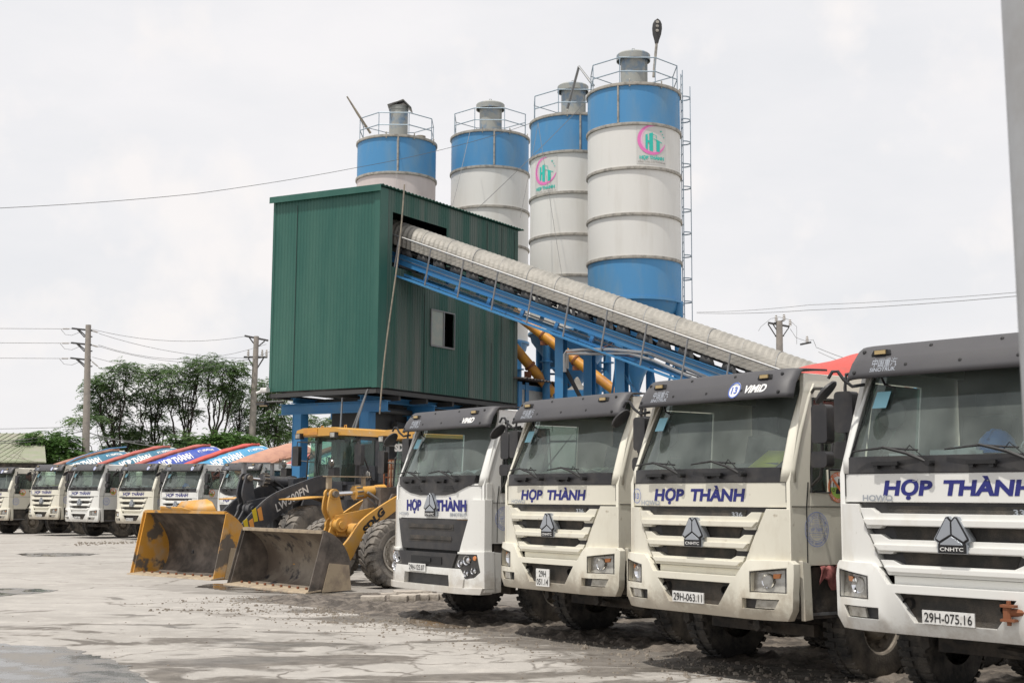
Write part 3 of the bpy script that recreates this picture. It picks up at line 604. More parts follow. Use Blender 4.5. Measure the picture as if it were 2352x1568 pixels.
def stickers(root, paint_side=1):
    """round company seal and warning sign on the doors (viewer's right)"""
    for s in (1,-1):
        if s<0 and not paint_side: continue
        fn=lambda x,z,s=s: (s*1.2045, .47+s*x*.85, 1.335+z*.85)
        q=MB(); annulus(q,0,0,.195,.205,fn); annulus(q,0,0,.135,.141,fn)
        arc_text(q,'CÔNG TY TNHH XÂY DỰNG & THƯƠNG MẠI HỢP THÀNH',.168,.030,PI/2,fn,spread=R(290)); arc_text(q,'ĐT: 0904935246',.168,.030,-PI/2,fn,flip=True,spread=R(62))
        text(q,'HỢP THÀNH',.20,.050,lambda x,z: fn(x,z),.02); q.add([fn(-.135,.040),fn(.135,.040),fn(.135,.045),fn(-.135,.045)],[(0,1,2,3)]); q.add([fn(-.135,-.045),fn(.135,-.045),fn(.135,-.04),fn(-.135,-.04)],[(0,1,2,3)])
        for k,t in enumerate(('14500','10370','25000')): text(q,t,.08,.015,lambda x,z,k=k: fn(x,z+.108-.023*k))
        text(q,'2N',.03,.02,lambda x,z: fn(x-.075,z+.085)); text(q,'KG',.03,.02,lambda x,z: fn(x+.075,z+.085))
        text(q,'ĐC: 22, TỔ 8, HOÀNG LIỆT',.17,.013,lambda x,z: fn(x,z-.065)); text(q,'HOÀNG MAI - HÀ NỘI',.13,.013,lambda x,z: fn(x,z-.092))
        q.build('company_seal','lilac',root)
        fn=lambda x,z,s=s: (s*1.2040, .80+s*x*.95, 1.755+z*.95)
        q=MB(); annulus(q,0,0,.118,.160,fn); q.build('warning_sign_ring','orange',root)
        q=MB(); vs=[fn(.118*math.cos(a),.118*math.sin(a)) for a in [PI+PI*i/14 for i in range(15)]]; q.add(vs,[tuple(range(15))]); g=q.build('warning_sign_ground','lime',root)
        q=MB(); vs=[fn(.118*math.cos(a),.118*math.sin(a)) for a in [PI*i/14 for i in range(15)]]; q.add(vs,[tuple(range(15))]); q.build('warning_sign_sky','white_text',root)
        f2=lambda x,z,s=s: (s*1.2065, .80+s*x*.95, 1.755+z*.95)
        q=MB(); q.add([f2(x,z) for x,z in ((-.01,-.02),(-.01,.04),(.0,.06),(.0,.09),(.02,.09),(.02,.06),(.03,.04),(.03,-.02))],[tuple(range(8))])
        q.add([f2(x,z) for x,z in ((-.045,-.07),(-.04,-.035),(-.025,-.015),(.03,-.015),(.045,-.035),(.05,-.07))],[tuple(range(6))]); annulus(q,-.075,-.03,.012,.02,f2,10); q.add([f2(x,z) for x,z in ((-.08,.0),(-.07,.0),(-.068,.05),(-.082,.05))],[(0,1,2,3)])
        q.build('warning_sign_picture','plate_text',root)
        f3=lambda x,z,s=s: (s*1.2085, .80+s*x*.95, 1.755+z*.95)
        q=MB(); q.add([f3(x,z) for x,z in ((-.095,.075),(-.075,.095),(.095,-.075),(.075,-.095))],[(0,1,2,3)]); q.build('warning_sign_bar','orange',root)
        q=MB(); arc_text(q,'ĐÃ UỐNG RƯỢU BIA',.139,.022,PI/2,f2,spread=R(120)); arc_text(q,'KHÔNG ĐƯỢC LÁI XE',.139,.022,-PI/2,f2,flip=True,spread=R(130)); q.build('warning_sign_lettering','white_text',root)

def make_cab(name, kind, paint):
    root=empty(name); cab_common(root,paint); front_glass(root); visor(root, 1.19 if kind=='a7' else 1.17); wipers(root); glass_bits(root)
    (front_a7 if kind=='a7' else front_howo)(root,paint); stickers(root)
    add_wheels(root,(1.45,3.25),(6.0,7.35))
    return root
def copy_tree(o, parent=None, depth=0, paint=None):
    c=o.copy(); COL.objects.link(c); c.parent=parent
    if paint and c.type=='MESH' and c.material_slots:
        for i,sl in enumerate(c.material_slots):
            if sl.material in (M['cream'],M['white']):
                sl.link='OBJECT'; sl.material=M[paint]
    for ch in list(o.children): copy_tree(ch,c,depth+1,paint)
    return c

# drum: axis rises towards the rear
DA=Vector((0,math.cos(R(13)),math.sin(R(13)))); DO=Vector((0,2.45,1.90)); DREF=Vector((1,0,0))
DP=[(.30,-.06),(.72,.02),(.93,.30),(1.02,.8),(1.12,2.0),(1.17,3.1),(1.17,4.1),(1.0,4.9),(.62,5.6),(.55,5.75)]
KR=[1.0,9]
def drad(h): return min(KR[0]*drad0(h),KR[1])
def drad0(h):
    for (r0,h0),(r1,h1) in zip(DP,DP[1:]):
        if h0<=h<=h1: return r0+(r1-r0)*(h-h0)/(h1-h0)
    return DP[-1][0]
def dpt(h, deg, off=0.0):
    t=R(deg); b=DA.cross(DREF)  # points down for this handedness
    up=-b if b.z<0 else b
    return DO+DA*h+(DREF*math.cos(t)+up*math.sin(t))*(drad(h)+off)
def drum(root, band, tarp, band_lo=30, band_hi=72, tarp_lo=74, phone=True):
    hs=[-.06,.02,.15,.3,.55,.8,1.2,1.6,2.0,2.5,3.1,3.6,4.1,4.5,4.9,5.2,5.6,5.75]
    angs=list(range(-170,190,10))
    d=MB(); vs=[dpt(h,a) for h in hs for a in angs[:-1]]; n=len(angs)-1
    for i in range(len(hs)-1):
        for j in range(n):
            mid=angs[j]+5
            d.cur = 1 if (band and band_lo<=mid<=band_hi and .5<hs[i]<4.9) else 0
            if d.cur: d.cur=1
            d.add([vs[i*n+j],vs[i*n+(j+1)%n],vs[(i+1)*n+(j+1)%n],vs[(i+1)*n+j]],[(0,1,2,3)])
    me=d
    ob=me.build('mixer_drum',['d_white',band or 'd_white'],root,smooth=0)
    bm=bmesh.new(); bm.from_mesh(ob.data); bmesh.ops.remove_doubles(bm,verts=bm.verts[:],dist=1e-4); bmesh.ops.recalc_face_normals(bm,faces=bm.faces[:]); bm.to_mesh(ob.data); bm.free()
    ob.data.shade_smooth()
    q=MB(); q.cyl(DO-DA*.3,DO-DA*.05,.3,n=16); q.box(-.4,.4,2.02,2.4,1.0,2.0)
    for s in (-1,1): q.box(s*.42-.04,s*.42+.04,6.6,6.75,.98,2.6)
    q.build('drum_stand','chassis',root)
    # rear hopper
    q=MB(); q.prism([(-.6,3.55),(.6,3.55),(.3,2.9),(-.3,2.9)],7.9,8.5,'y'); q.build('feed_hopper','d_white',root)
    # tarpaulin over the top
    th=MB(); H=[.25+.15*i for i in range(30)]; A=list(range(tarp_lo,int(180-tarp_lo*.6)+1,6)); rnd=random.Random(len(tarp)*7+int(root.location.x*10))
    wr=[rnd.random()*.05 for _ in range(400)]
    vs=[]
    for i,h in enumerate(H):
        for j,a in enumerate(A):
            vs.append(dpt(h,a,.04+.022*abs(math.sin(h*2.1+a*.09))*wr[(i*3+j)%400]*8+.008*math.sin(h*5)))
    m_=len(A); th.add(vs,[(i*m_+j,i*m_+j+1,(i+1)*m_+j+1,(i+1)*m_+j) for i in range(len(H)-1) for j in range(m_-1)])
    tp=th.build('tarpaulin',tarp,root,thick=.02,smooth=60)
    q=MB(); q.tube([dpt(h,tarp_lo-1+.8*math.sin(h*3),.05+.008*math.sin(h*6)) for h in H],[.055+.015*math.sin(h*11) for h in H],8)
    q.tube([dpt(.25,a,.05) for a in A],.05,8); q.build('rolled_edge',tarp,tp)
    if band:
        q=MB(); fn=lambda x,z: dpt(2.25+x, 50+math.degrees(z/1.08), .012); text(q,'HỢP THÀNH',1.75,.32,fn,.05); q.build('lettering','white_text',ob); q=MB()
        if phone: text(q,'ĐT: 0904935246',.95,.15,lambda x,z: dpt(4.05+x,55+math.degrees(z/1.1),.012),.02)
        q.build('phone_number','white_text',ob)

def plate(root, txt, x=0.0, z=.615, y=-.115, two=None):
    q=MB()
    if two: q.box(x-.14,x+.14,y,y+.012,z-.11,z+.11)
    else: q.box(x-.235,x+.235,y,y+.012,z-.055,z+.055)
    pl=q.build('number_plate','plate',root)
    q=MB(); fn=lambda a,b: (x+a,y-.003,z+b)
    if two: text(q,two[0],.15,.075,lambda a,b: fn(a,b+.05),.01); text(q,two[1],.24,.075,lambda a,b: fn(a,b-.052),.01)
    else: text(q,txt,.43,.075,fn,.01)
    q.build('digits','plate_text',pl)
def front_text(root, kind, vimid=False, num=None, power=None, num_front=None, sino=True):
    q=MB()
    if kind=='a7':
        text(q,'HỢP',.42,.145,facing(-.0025,-.52,1.515),.06); q.build('company_name','navy',root); q=MB(); text(q,'THÀNH',.80,.145,facing(-.0025,.50,1.515),.06)
    else:
        text(q,'HỢP',.48,.118,facing(-.0025,-.45,1.672),.045,.14); q.build('company_name','navy',root); q=MB(); text(q,'THÀNH',.80,.118,facing(-.0025,.29,1.672),.045,.14)
    q.build('company_name','navy',root)
    vf=lambda cx,cz: (lambda x,z: (cx+x, .128+.46*(cz+z-2.72)-.004, cz+z))
    if sino:
        q=MB(); text(q,'中国重汽',.25,.06,vf(-.74,2.775),.01); text(q,'SINOTRUK',.26,.035,vf(-.745,2.715),.015); q.build('visor_lettering','silver',root)
    if vimid:
        q=MB(); text(q,'ViMiD',.30,.075,vf(.72,2.755),.035,.3); q.build('visor_name','white_text',root)
    if num:
        q=MB(); vx=.42 if vimid else .74; f=vf(vx,2.755); circle(q,0,0,.085,f,24); g=q.build('number_disc','white_text',root)
        q=MB(); f=lambda x,z: (vf(vx,2.755)(x,z)[0],vf(vx,2.755)(x,z)[1]-.005,vf(vx,2.755)(x,z)[2]); annulus(q,0,0,.072,.085,f); text(q,num,.085,.07,f,.03); q.build('number','blue_text',g)
    if power:
        q=MB(); text(q,power,.15,.045,facing(-.012,.58,1.475),.02); q.build('power_badge','silver',root)
    if num_front:
        q=MB(); f=lambda x,z: (-1.02+x,.035-.18*x,1.66+z); annulus(q,0,0,.075,.082,f); text(q,num_front,.07,.06,f,.02); q.build('front_number','blue_text',root)

def yaw2rot(deg): return R(deg-90)
howo=make_cab('mixer_truck','howo','cream')
a7=make_cab('mixer_truck','a7','white')
G1='mixer trucks parked in the near row'; G2='mixer trucks parked in the far row'
TR=[ # proto, x, y(depth), z, yaw, paint, label, group, kwargs
 ('howo',1.968,13.927,0.0,35.3,'cream','cream concrete mixer truck with number 13 and a white name on its dark visor',G1,dict(vimid=True,num='13',power='336',num_front='13'),('29H-063.11',-.05),('d_sky','red_tarp')),
 ('a7',-1.17,19.75,0.0,36.0,'white','white mixer truck with dark front grille and round lamp cluster nearest the yellow loader',G1,dict(vimid=True),('29H-125.07',-.22),('d_royal','dull_tarp')),
 ('howo',.535,17.09,0.0,35.5,'cream','cream mixer truck with grey-green visor and square two-line number plate',G1,dict(power='336'),(None,-.05),(None,'red_tarp')),
 ('howo',3.669,10.914,0.06,40.9,'white','cream white mixer truck with blue hard hat on its dashboard beside the grey post',G1,dict(power='336'),('29H-075.16',-.04),('d_teal','red_tarp')),
 ('howo',-24.75,63.3,0.0,51.5,'cream','cream mixer truck at the far left end of the row, half out of the picture',G2,dict(vimid=True,num='27',power='336'),('29H-043.24',-.05),('d_teal','brown_tarp')),
 ('howo',-21.53,60.86,0.10,50.9,'cream','cream mixer truck with number disc and white name on visor, second in the far row',G2,dict(vimid=True,num='19',power='336',num_front='13'),('29H-037.26',-.05),('d_teal','dull_tarp')),
 ('howo',-18.73,57.63,0.06,51.7,'white','bright white mixer truck with number 33 on its visor',G2,dict(num='33',power='340'),('29H-088.64',-.05),('d_royal','dull_tarp')),
 ('howo',-15.87,55.61,0.04,53.5,'cream','yellowish cream mixer truck with number 22 on its visor',G2,dict(num='22',power='336'),('29H-075.58',-.05),('d_sky','red_tarp')),
 ('howo',-13.58,53.8,0.0,52.5,'white','white mixer truck with number 34 on its visor behind the raised yellow bucket',G2,dict(num='34',power='340'),('29H-091.22',-.05),(None,'salmon_tarp')),
 ('a7',-10.75,51.6,0.0,50.5,'white','white and grey mixer truck half hidden behind the charcoal loader arm',G2,dict(vimid=True),('29H-113.05',-.22),('d_teal','dull_tarp')),
]
used=set(); TRUCK=[]
# copies first, the prototypes are used as the first ones
for (pk,x,y,z,yaw,paint,label,grp,kw,(ptxt,px),(band,tarp)) in TR:
    src={'howo':howo,'a7':a7}[pk]
    r = src if pk not in used else None
    TRUCK.append([pk,r]); 
    if r: used.add(pk)
    if not r: TRUCK[-1][1]=copy_tree(src,None,0,paint)
for (pk,r),(pk_,x,y,z,yaw,paint,label,grp,kw,(ptxt,px),(band,tarp)) in zip(TRUCK,TR):
    r.location=(x,y,z+.20); r.rotation_euler=(0,0,yaw2rot(yaw)); tag(r,label,'truck',grp)
    front_text(r,pk,**kw)
    if pk=='a7': plate(r,ptxt,px,.60,-.125)
    elif ptxt: plate(r,ptxt,px)
    else: plate(r,None,px+.0,.62,-.12,('29H','051.14'))
    KR[0]={0:.88,3:.84,2:1.02}.get([t[1] for t in TRUCK].index(r),1.0); KR[1]=1.10 if [t[1] for t in TRUCK].index(r)==2 else 9
    if [t[1] for t in TRUCK].index(r)!=1: drum(r,band,tarp, tarp_lo=40 if band is None else 74)
def loc(i, p):  # truck-local point to world
    r=TRUCK[i][1]; return Matrix.Translation(r.location) @ Matrix.Rotation(r.rotation_euler.z,4,'Z') @ Vector(p)
def onload(i, ob): ob.rotation_euler.z=TRUCK[i][1].rotation_euler.z; ob.location=loc(i,(0,0,0)); return ob
# things lying on dashboards
def dash_items():
    def hat(i,x,y,label):
        q=MB(); q.lathe([(.001,.20),(.08,.18),(.14,.115),(.16,.045),(.165,.022),(.195,.005),(.195,-.003),(.16,0)],(x,y,1.965),(0,0,1),24); q.tube([(x,y-.145,2.07),(x,y-.07,2.155),(x,y+.07,2.155),(x,y+.145,2.07)],.014,6)
        tag(onload(i,q.build('hard_hat','helmet')),label,'hard hat')
    hat(3,.16,.40,'blue hard hat on the dashboard of the truck beside the grey post')
    hat(8,.12,.36,'blue hard hat on the dashboard of the white truck with number 34')
    q=MB(); q.add([(.50,.24,1.955),(.84,.28,1.955),(.93,.46,2.12),(.60,.44,2.13)],[(0,1,2,3)]); tag(onload(0,q.build('folder','paper_y',thick=.006)),'bright yellow folder leaning inside the windscreen of truck 13','folder')
    q=MB(); 
    for k in range(7): q.tube([(.45+.05*k+.05*math.cos(t*PI/6),  .35+.02*k,1.99+.07*math.sin(t*PI/6)) for t in range(7)],.007,4)
    tag(onload(3,q.build('hose_coil','paper_w')),'pale ribbed hose coil beside the blue hard hat','hose')
    q=MB()
    for k,(x,wd,h) in enumerate(((-.75,.22,.03),(-.35,.26,.05),(-.12,.2,.08),(.02,.12,.04))): q.box(x,x+wd,.2,.42,1.945,1.945+h)
    tag(onload(3,q.build('paper_stack','paper_w')),'stack of papers and small boxes on the dashboard beside the post','papers')
    for i,sd in ((8,3),(5,4),(6,5),(7,8),(2,9),(1,10)):
        q=MB(); rn=random.Random(sd); n=14; vs=[]
        for a in range(n+1):
            for b in range(4): vs.append((-.5+1.3*a/n,  .2+.09*b,1.945+(.02+.09*rn.random()*(a/n))))
        q.add(vs,[(a*4+b,a*4+b+1,(a+1)*4+b+1,(a+1)*4+b) for a in range(n) for b in range(3)])
        nm={8:'red and yellow flowered cloth on the dashboard of truck 34',5:'yellow green cloth bundle on the dashboard of the second far truck',6:'crumpled pale cloth on the dashboard of truck 33',7:'white rag on the dashboard of truck 22',2:'pale cloth and bottles along the dashboard of the truck with the two-line plate',1:'pale plastic clutter on the dashboard of the white truck with the dark grille'}[i]
        tag(onload(i,q.build('dashboard_cloth',{8:'floral',5:'paper_y',6:'paper_w',7:'paper_w',2:'paper_p',1:'paper_w'}[i],thick=.01)),nm,'cloth')
    q=MB(); vs=[]; n=8
    for a in range(n+1):
        for b in range(6): vs.append((1.215+.02*math.sin(a*1.7+b),.50+.34*a/n,.97-.036*b*(1-.35*math.sin(a*1.1))+.01*math.sin(a*2.3)))
    q.add(vs,[(a*6+b,a*6+b+1,(a+1)*6+b+1,(a+1)*6+b) for a in range(n) for b in range(5)]); tag(onload(0,q.build('rag','cloth_red',thick=.012)),'pinkish red rag stuffed under the door of truck 13','rag')
dash_items()
q=MB(); q.box(.44,.56,-.16,-.10,.63,.65); q.box(.44,.56,-.16,-.10,.74,.76); q.box(.46,.5,-.15,-.11,.65,.74); q.cyl((.50,-.13,.60),(.50,-.13,.79),.018,n=8); q.cyl((.5,-.12,.7),(.6,-.06,.7),.03,n=8); q.build('tow_shackle','rust',TRUCK[3][1])

# ------------------------------------------------------------------ ground
def ground():
    m=bpy.data.materials.new('yard_concrete'); m.use_nodes=True; nt=m.node_tree; N=nt.nodes; L=nt.links; b=N['Principled BSDF']
    geo=N.new('ShaderNodeNewGeometry'); sep=N.new('ShaderNodeSeparateXYZ'); L.new(geo.outputs['Position'],sep.inputs[0])
    def nz(scale,det=6,rough=.6,st=(1,1,1),dist=0.0,rot=0.0):
        mp=N.new('ShaderNodeMapping'); mp.inputs['Scale'].default_value=st; mp.inputs['Rotation'].default_value=(0,0,rot); L.new(geo.outputs['Position'],mp.inputs[0])
        n=N.new('ShaderNodeTexNoise'); n.inputs['Scale'].default_value=scale; n.inputs['Detail'].default_value=det; n.inputs['Roughness'].default_value=rough; n.inputs['Distortion'].default_value=dist; L.new(mp.outputs[0],n.inputs[0]); return n.outputs[0]
    def mr(x,a,b_,c=0.0,d=1.0,sm=False):
        r=N.new('ShaderNodeMapRange'); r.inputs[1].default_value=a; r.inputs[2].default_value=b_; r.inputs[3].default_value=c; r.inputs[4].default_value=d
        if sm: r.interpolation_type='SMOOTHSTEP'
        L.new(x,r.inputs[0]); return r.outputs[0]
    def ma(op,a,b_=None):
        n=N.new('ShaderNodeMath'); n.operation=op; n.use_clamp = op in('ADD','MULTIPLY') and False
        for i,x in enumerate((a,b_)):
            if x is None: continue
            if isinstance(x,(int,float)): n.inputs[i].default_value=x
            else: L.new(x,n.inputs[i])
        return n.outputs[0]
    def mix(f,a,b_):
        n=N.new('ShaderNodeMixRGB')
        if isinstance(f,(int,float)): n.inputs[0].default_value=f
        else: L.new(f,n.inputs[0])
        for i,x in ((1,a),(2,b_)):
            if isinstance(x,tuple): n.inputs[i].default_value=x
            else: L.new(x,n.inputs[i])
        return n.outputs[0]
    X,Y=sep.outputs[0],sep.outputs[1]
    base=mix(mr(nz(.35,7,.6,(1,1.6,1)),.35,.65),C4(.355,.336,.310),C4(.285,.268,.245))
    base=mix(mr(nz(2.2,8,.7),.50,.72),base,C4(.43,.405,.37))
    base=mix(mr(nz(26,3),.55,.75,0,.35),base,C4(.19,.17,.145))
    # distance across the near truck fronts: d<0 beneath the trucks
    d=ma('ADD',ma('MULTIPLY',X,.80),ma('MULTIPLY',Y,.60)); d=ma('SUBTRACT',d,10.75)
    # mud film, strongest beside the near trucks and in the close foreground
    a1=mr(d,-1.0,1.2,0,1); 
    n1=nz(.55,8,.62,(1,1.7,1),.6,.3)
    near=mr(Y,9.5,21.5,1,0)
    film=ma('ADD',ma('MULTIPLY',near,.225),ma('MULTIPLY',a1,.45))
    mud=mr(ma('ADD',n1,film),.60,.665,0,1,True)
    far_lim=mr(Y,23,29,1,0); mud=ma('MULTIPLY',mud,far_lim)
    # cracks between slabs pieces
    wn=N.new('ShaderNodeTexNoise'); wn.inputs['Scale'].default_value=1.1; wn.inputs['Detail'].default_value=4; L.new(geo.outputs['Position'],wn.inputs[0])
    va=N.new('ShaderNodeVectorMath'); va.operation='MULTIPLY_ADD'; L.new(wn.outputs['Color'],va.inputs[0]); va.inputs[1].default_value=(1.5,1.5,0); L.new(geo.outputs['Position'],va.inputs[2])
    vo=N.new('ShaderNodeTexVoronoi'); vo.feature='DISTANCE_TO_EDGE'; vo.inputs['Scale'].default_value=.85; L.new(va.outputs[0],vo.inputs['Vector'])
    crk=mr(ma('ADD',vo.outputs['Distance'],ma('MULTIPLY',nz(5,6,.75),-.12)),-.055,-.015,1,0); crk=ma('MULTIPLY',crk,mr(ma('ADD',nz(.3,3),ma('MULTIPLY',near,.25)),.52,.62)); crk=ma('MULTIPLY',crk,mr(Y,14,20,1,0))
    mud=ma('MAXIMUM',mud,crk)
    # dark mud streak patches farther out
    st=mr(nz(.30,6,.6,(.35,2.2,1),.4,-.12),.61,.67); st=ma('MULTIPLY',st,mr(Y,16,24,0,.75)); 
    mudc=mix(mr(nz(3.5,6,.65),.38,.66),C4(.098,.087,.075),C4(.172,.155,.135))
    col=mix(mud,base,mudc); col=mix(st,col,C4(.20,.18,.155))
    # thin pale cement dust lines
    du=mr(nz(.8,5,.6,(.5,3.2,1),.5,.1),.63,.70); col=mix(ma('MULTIPLY',du,.6),col,C4(.48,.45,.41))
    # fine cracks
    vo2=N.new('ShaderNodeTexVoronoi'); vo2.feature='DISTANCE_TO_EDGE'; vo2.inputs['Scale'].default_value=.16; L.new(va.outputs[0],vo2.inputs['Vector'])
    c2=mr(ma('ADD',vo2.outputs['Distance'],ma('MULTIPLY',nz(7,4,.7),.010)),.005,.012,.7,0); col=mix(c2,col,C4(.10,.085,.07))
    L.new(col,b.inputs['Base Color'])
    wet=mr(nz(.45,6,.6,(1,1.8,1),.3),.50,.62); wet=ma('MULTIPLY',wet,mud)
    rough=ma('SUBTRACT',.9,ma('MULTIPLY',wet,.5)); L.new(rough,b.inputs['Roughness'])
    h=ma('ADD',ma('MULTIPLY',nz(9,8,.7),.9),ma('ADD',ma('MULTIPLY',nz(45,4),.25),ma('MULTIPLY',mud,-.35)))
    bp=N.new('ShaderNodeBump'); bp.inputs['Strength'].default_value=.55; bp.inputs['Distance'].default_value=.03; L.new(h,bp.inputs['Height']); L.new(bp.outputs[0],b.inputs['Normal'])
    q=MB(); q.add([(-900,-30,0),(900,-30,0),(900,1500,0),(-900,1500,0)],[(0,1,2,3)]); g=q.build('ground',m,None,smooth=0,rec=False); tag(g,kind='structure')
ground()
def mud_bed():
    """churned mud along the near truck wheels, real relief"""
    m=mat('churned_mud',C4(.055,.046,.038),.75,col2=C4(.165,.14,.115),scale=3.2,lo=.42,hi=.62,bump=1.0,bscale=22,det=8,r2=.6)
    q=MB(); A=Vector((-5.84,24.05)); B=Vector((8.54,6.18)); D=(B-A); Ln=D.length; D.normalize(); Nn=Vector((-D.y,D.x))   # Nn points right/back
    nu,nv=640,190; vs=[]
    for i in range(nu+1):
        for j in range(nv+1):
            p=A+D*(Ln*i/nu)+Nn*(-2.2+6.2*j/nv)
            x,y=p; e=j/nv
            w1=.5+.5*noise.noise(Vector((x*.5,y*.5,3))); edge=.26+.34*w1
            off=-2.2+6.2*e; st=.35+.75*w1-1.3*max(0,min(1,(14.2-y)/3)); k=max(0,min(1,(off-st)/.55))*max(0,min(1,(1-e)/.1))*max(0,min(1,min(i,nu-i)/30))
            n1=noise.fractal(Vector((x*1.6,y*1.6,0)),1.0,2.0,5); n2=noise.fractal(Vector((x*6,y*6,5)),.9,2.1,5); n3=noise.noise(Vector((x*16,y*16,1)))
            ridge=math.exp(-((off-st-.7)/.35)**2)*.03
            n4=noise.noise(Vector((x*31,y*31,7))); h=k*(.012+.022*n1+.045*max(0,n2)*(.4+w1)+.022*abs(n3)+.012*n4+ridge*(.6+n2))-.02*(1-k)
            vs.append((x,y,h))
    q.add(vs,[(i*(nv+1)+j,(i+1)*(nv+1)+j,(i+1)*(nv+1)+j+1,i*(nv+1)+j+1) for i in range(nu) for j in range(nv)])
    tag(q.build('mud',m,None,smooth=60),'brown churned mud in front of the wheels of the near trucks','mud',kind='stuff')
    # thin clod band beside the far loader edge
    rn=random.Random(5); q=MB()
    def clod(x,y,r):
        n=5; vs=[]; 
        for a in range(n): vs.append((x+r*math.cos(a*2*PI/n+rn.random())*(.7+.6*rn.random()),y+r*math.sin(a*2*PI/n+rn.random())*(.7+.6*rn.random()),.0))
        vs2=[(x+(v[0]-x)*.6,y+(v[1]-y)*.6,r*(.5+.5*rn.random())) for v in vs]
        q.add(vs+vs2,[(i,(i+1)%n,n+(i+1)%n,n+i) for i in range(n)]+[tuple(range(n,2*n))])
    for k in range(1500):
        t=rn.random(); p=A+D*Ln*t+Nn*(.3+rn.gauss(0,.8)); 
        if 4<p.y<27: clod(p.x,p.y,rn.choice((.008,.010,.014,.022)))
    for k in range(260):
        v=rn.random(); p=gnd(rn.uniform(0,2300),1405+160*v); clod(p.x,p.y,rn.choice((.005,.007,.009,.014)))
    for k in range(260):
        u=rn.uniform(0,1); p=gnd(340+u*600 if rn.random()<.5 else 700+u*560,1404+rn.gauss(0,3) if rn.random()<.5 else 1400+10*u); clod(p.x,p.y,rn.choice((.012,.02,.03)))
    for k in range(2600):
        t=rn.random(); p=A+D*Ln*t+Nn*(.75+rn.gauss(0,.45)+.4*math.sin(t*19)); clod(p.x,p.y,rn.choice((.008,.012,.016,.024,.034)) if rn.random()<.4 else .008)
    for k in range(500):
        u=rn.random(); p=gnd(170+u*430,1249-4*math.sin(u*3)+rn.gauss(0,2.0)); clod(p.x,p.y,rn.choice((.02,.03,.045)))
    tag(q.build('gravel','mud_clod',None,smooth=0),'loose mud clods and small stones on the yard','gravel',kind='stuff')
M['mud_clod']=mat('mud_clod',C4(.17,.145,.12),.95,col2=C4(.26,.23,.19),scale=5)
mud_bed()
def puddle(pts, col=(.05,.045,.04), r=.05, mt='puddle_water'):
    if mt not in M: M[mt]=mat(mt,C4(*col),r,spec=.6,col2=C4(.17,.155,.135),scale=1.6,lo=.45,hi=.6,r2=.5,bump=.06,bscale=7,det=8)
    n=len(pts); P=[gnd(u,v,.005) for u,v in pts]; ps=[]
    for i in range(n):
        p0,p1,p2,p3=P[i-1],P[i],P[(i+1)%n],P[(i+2)%n]
        for k in range(16):
            t=k/16; c=.5*((2*p1)+(p2-p0)*t+(2*p0-5*p1+4*p2-p3)*t*t+(3*p1-p0-3*p2+p3)*t**3)
            c=c+Vector((noise.noise(c*2.2)*.14+noise.noise(c*8)*.07+noise.noise(c*22)*.03,noise.noise(c*2.2+Vector((9,0,0)))*.3+noise.noise(c*7+Vector((3,0,0)))*.14,0)); c.z=.005; ps.append(c)
    q=MB(); q.add(ps,[tuple(range(len(ps)))]); return tag(q.build('puddle',mt,None,smooth=0,rec=False),kind='structure')
puddle([(455,1343),(560,1340),(700,1352),(800,1362),(960,1366),(900,1372),(760,1369),(640,1362),(540,1358),(480,1350)])
puddle([(40,1271),(110,1269),(220,1271),(200,1275),(120,1277),(60,1276)])
puddle([(-60,1352),(0,1350),(110,1352),(100,1360),(20,1366),(-60,1368)])
puddle([(-40,1478),(60,1482),(180,1490),(250,1512),(330,1545),(300,1600),(60,1600),(-60,1540)],(.07,.066,.06),.12,'wet_film')
puddle([(930,1425),(1040,1412),(1180,1420),(1120,1436),(1010,1440)],(.15,.12,.09),.25,'muddy_water')
# broken kerb blocks at the edge of the slab
rn=random.Random(3)
for i,(u,v,l) in enumerate([(858,1385,.42),(893,1379,.28),(917,1384,.30),(940,1383,.34),(964,1382,.32),(985,1381,.36),(1005,1380,.3),(926,1374,.36),(950,1373,.4),(975,1373,.4)]):
    p=gnd(u,v); q=MB(); rbox(q,-l/2,l/2,-.10,.10,-.02,.13+.02*rn.random(),.02,2,'x'); o=q.build('kerb_block','block'); o.location=(p.x,p.y,0); o.rotation_euler=(rn.uniform(-.05,.05),rn.uniform(-.04,.04),R(-8)+rn.uniform(-.35,.35))
    tag(o,'broken grey concrete kerb block lying in the mud beside the white truck tyre','kerb block','kerb blocks at the slab edge')

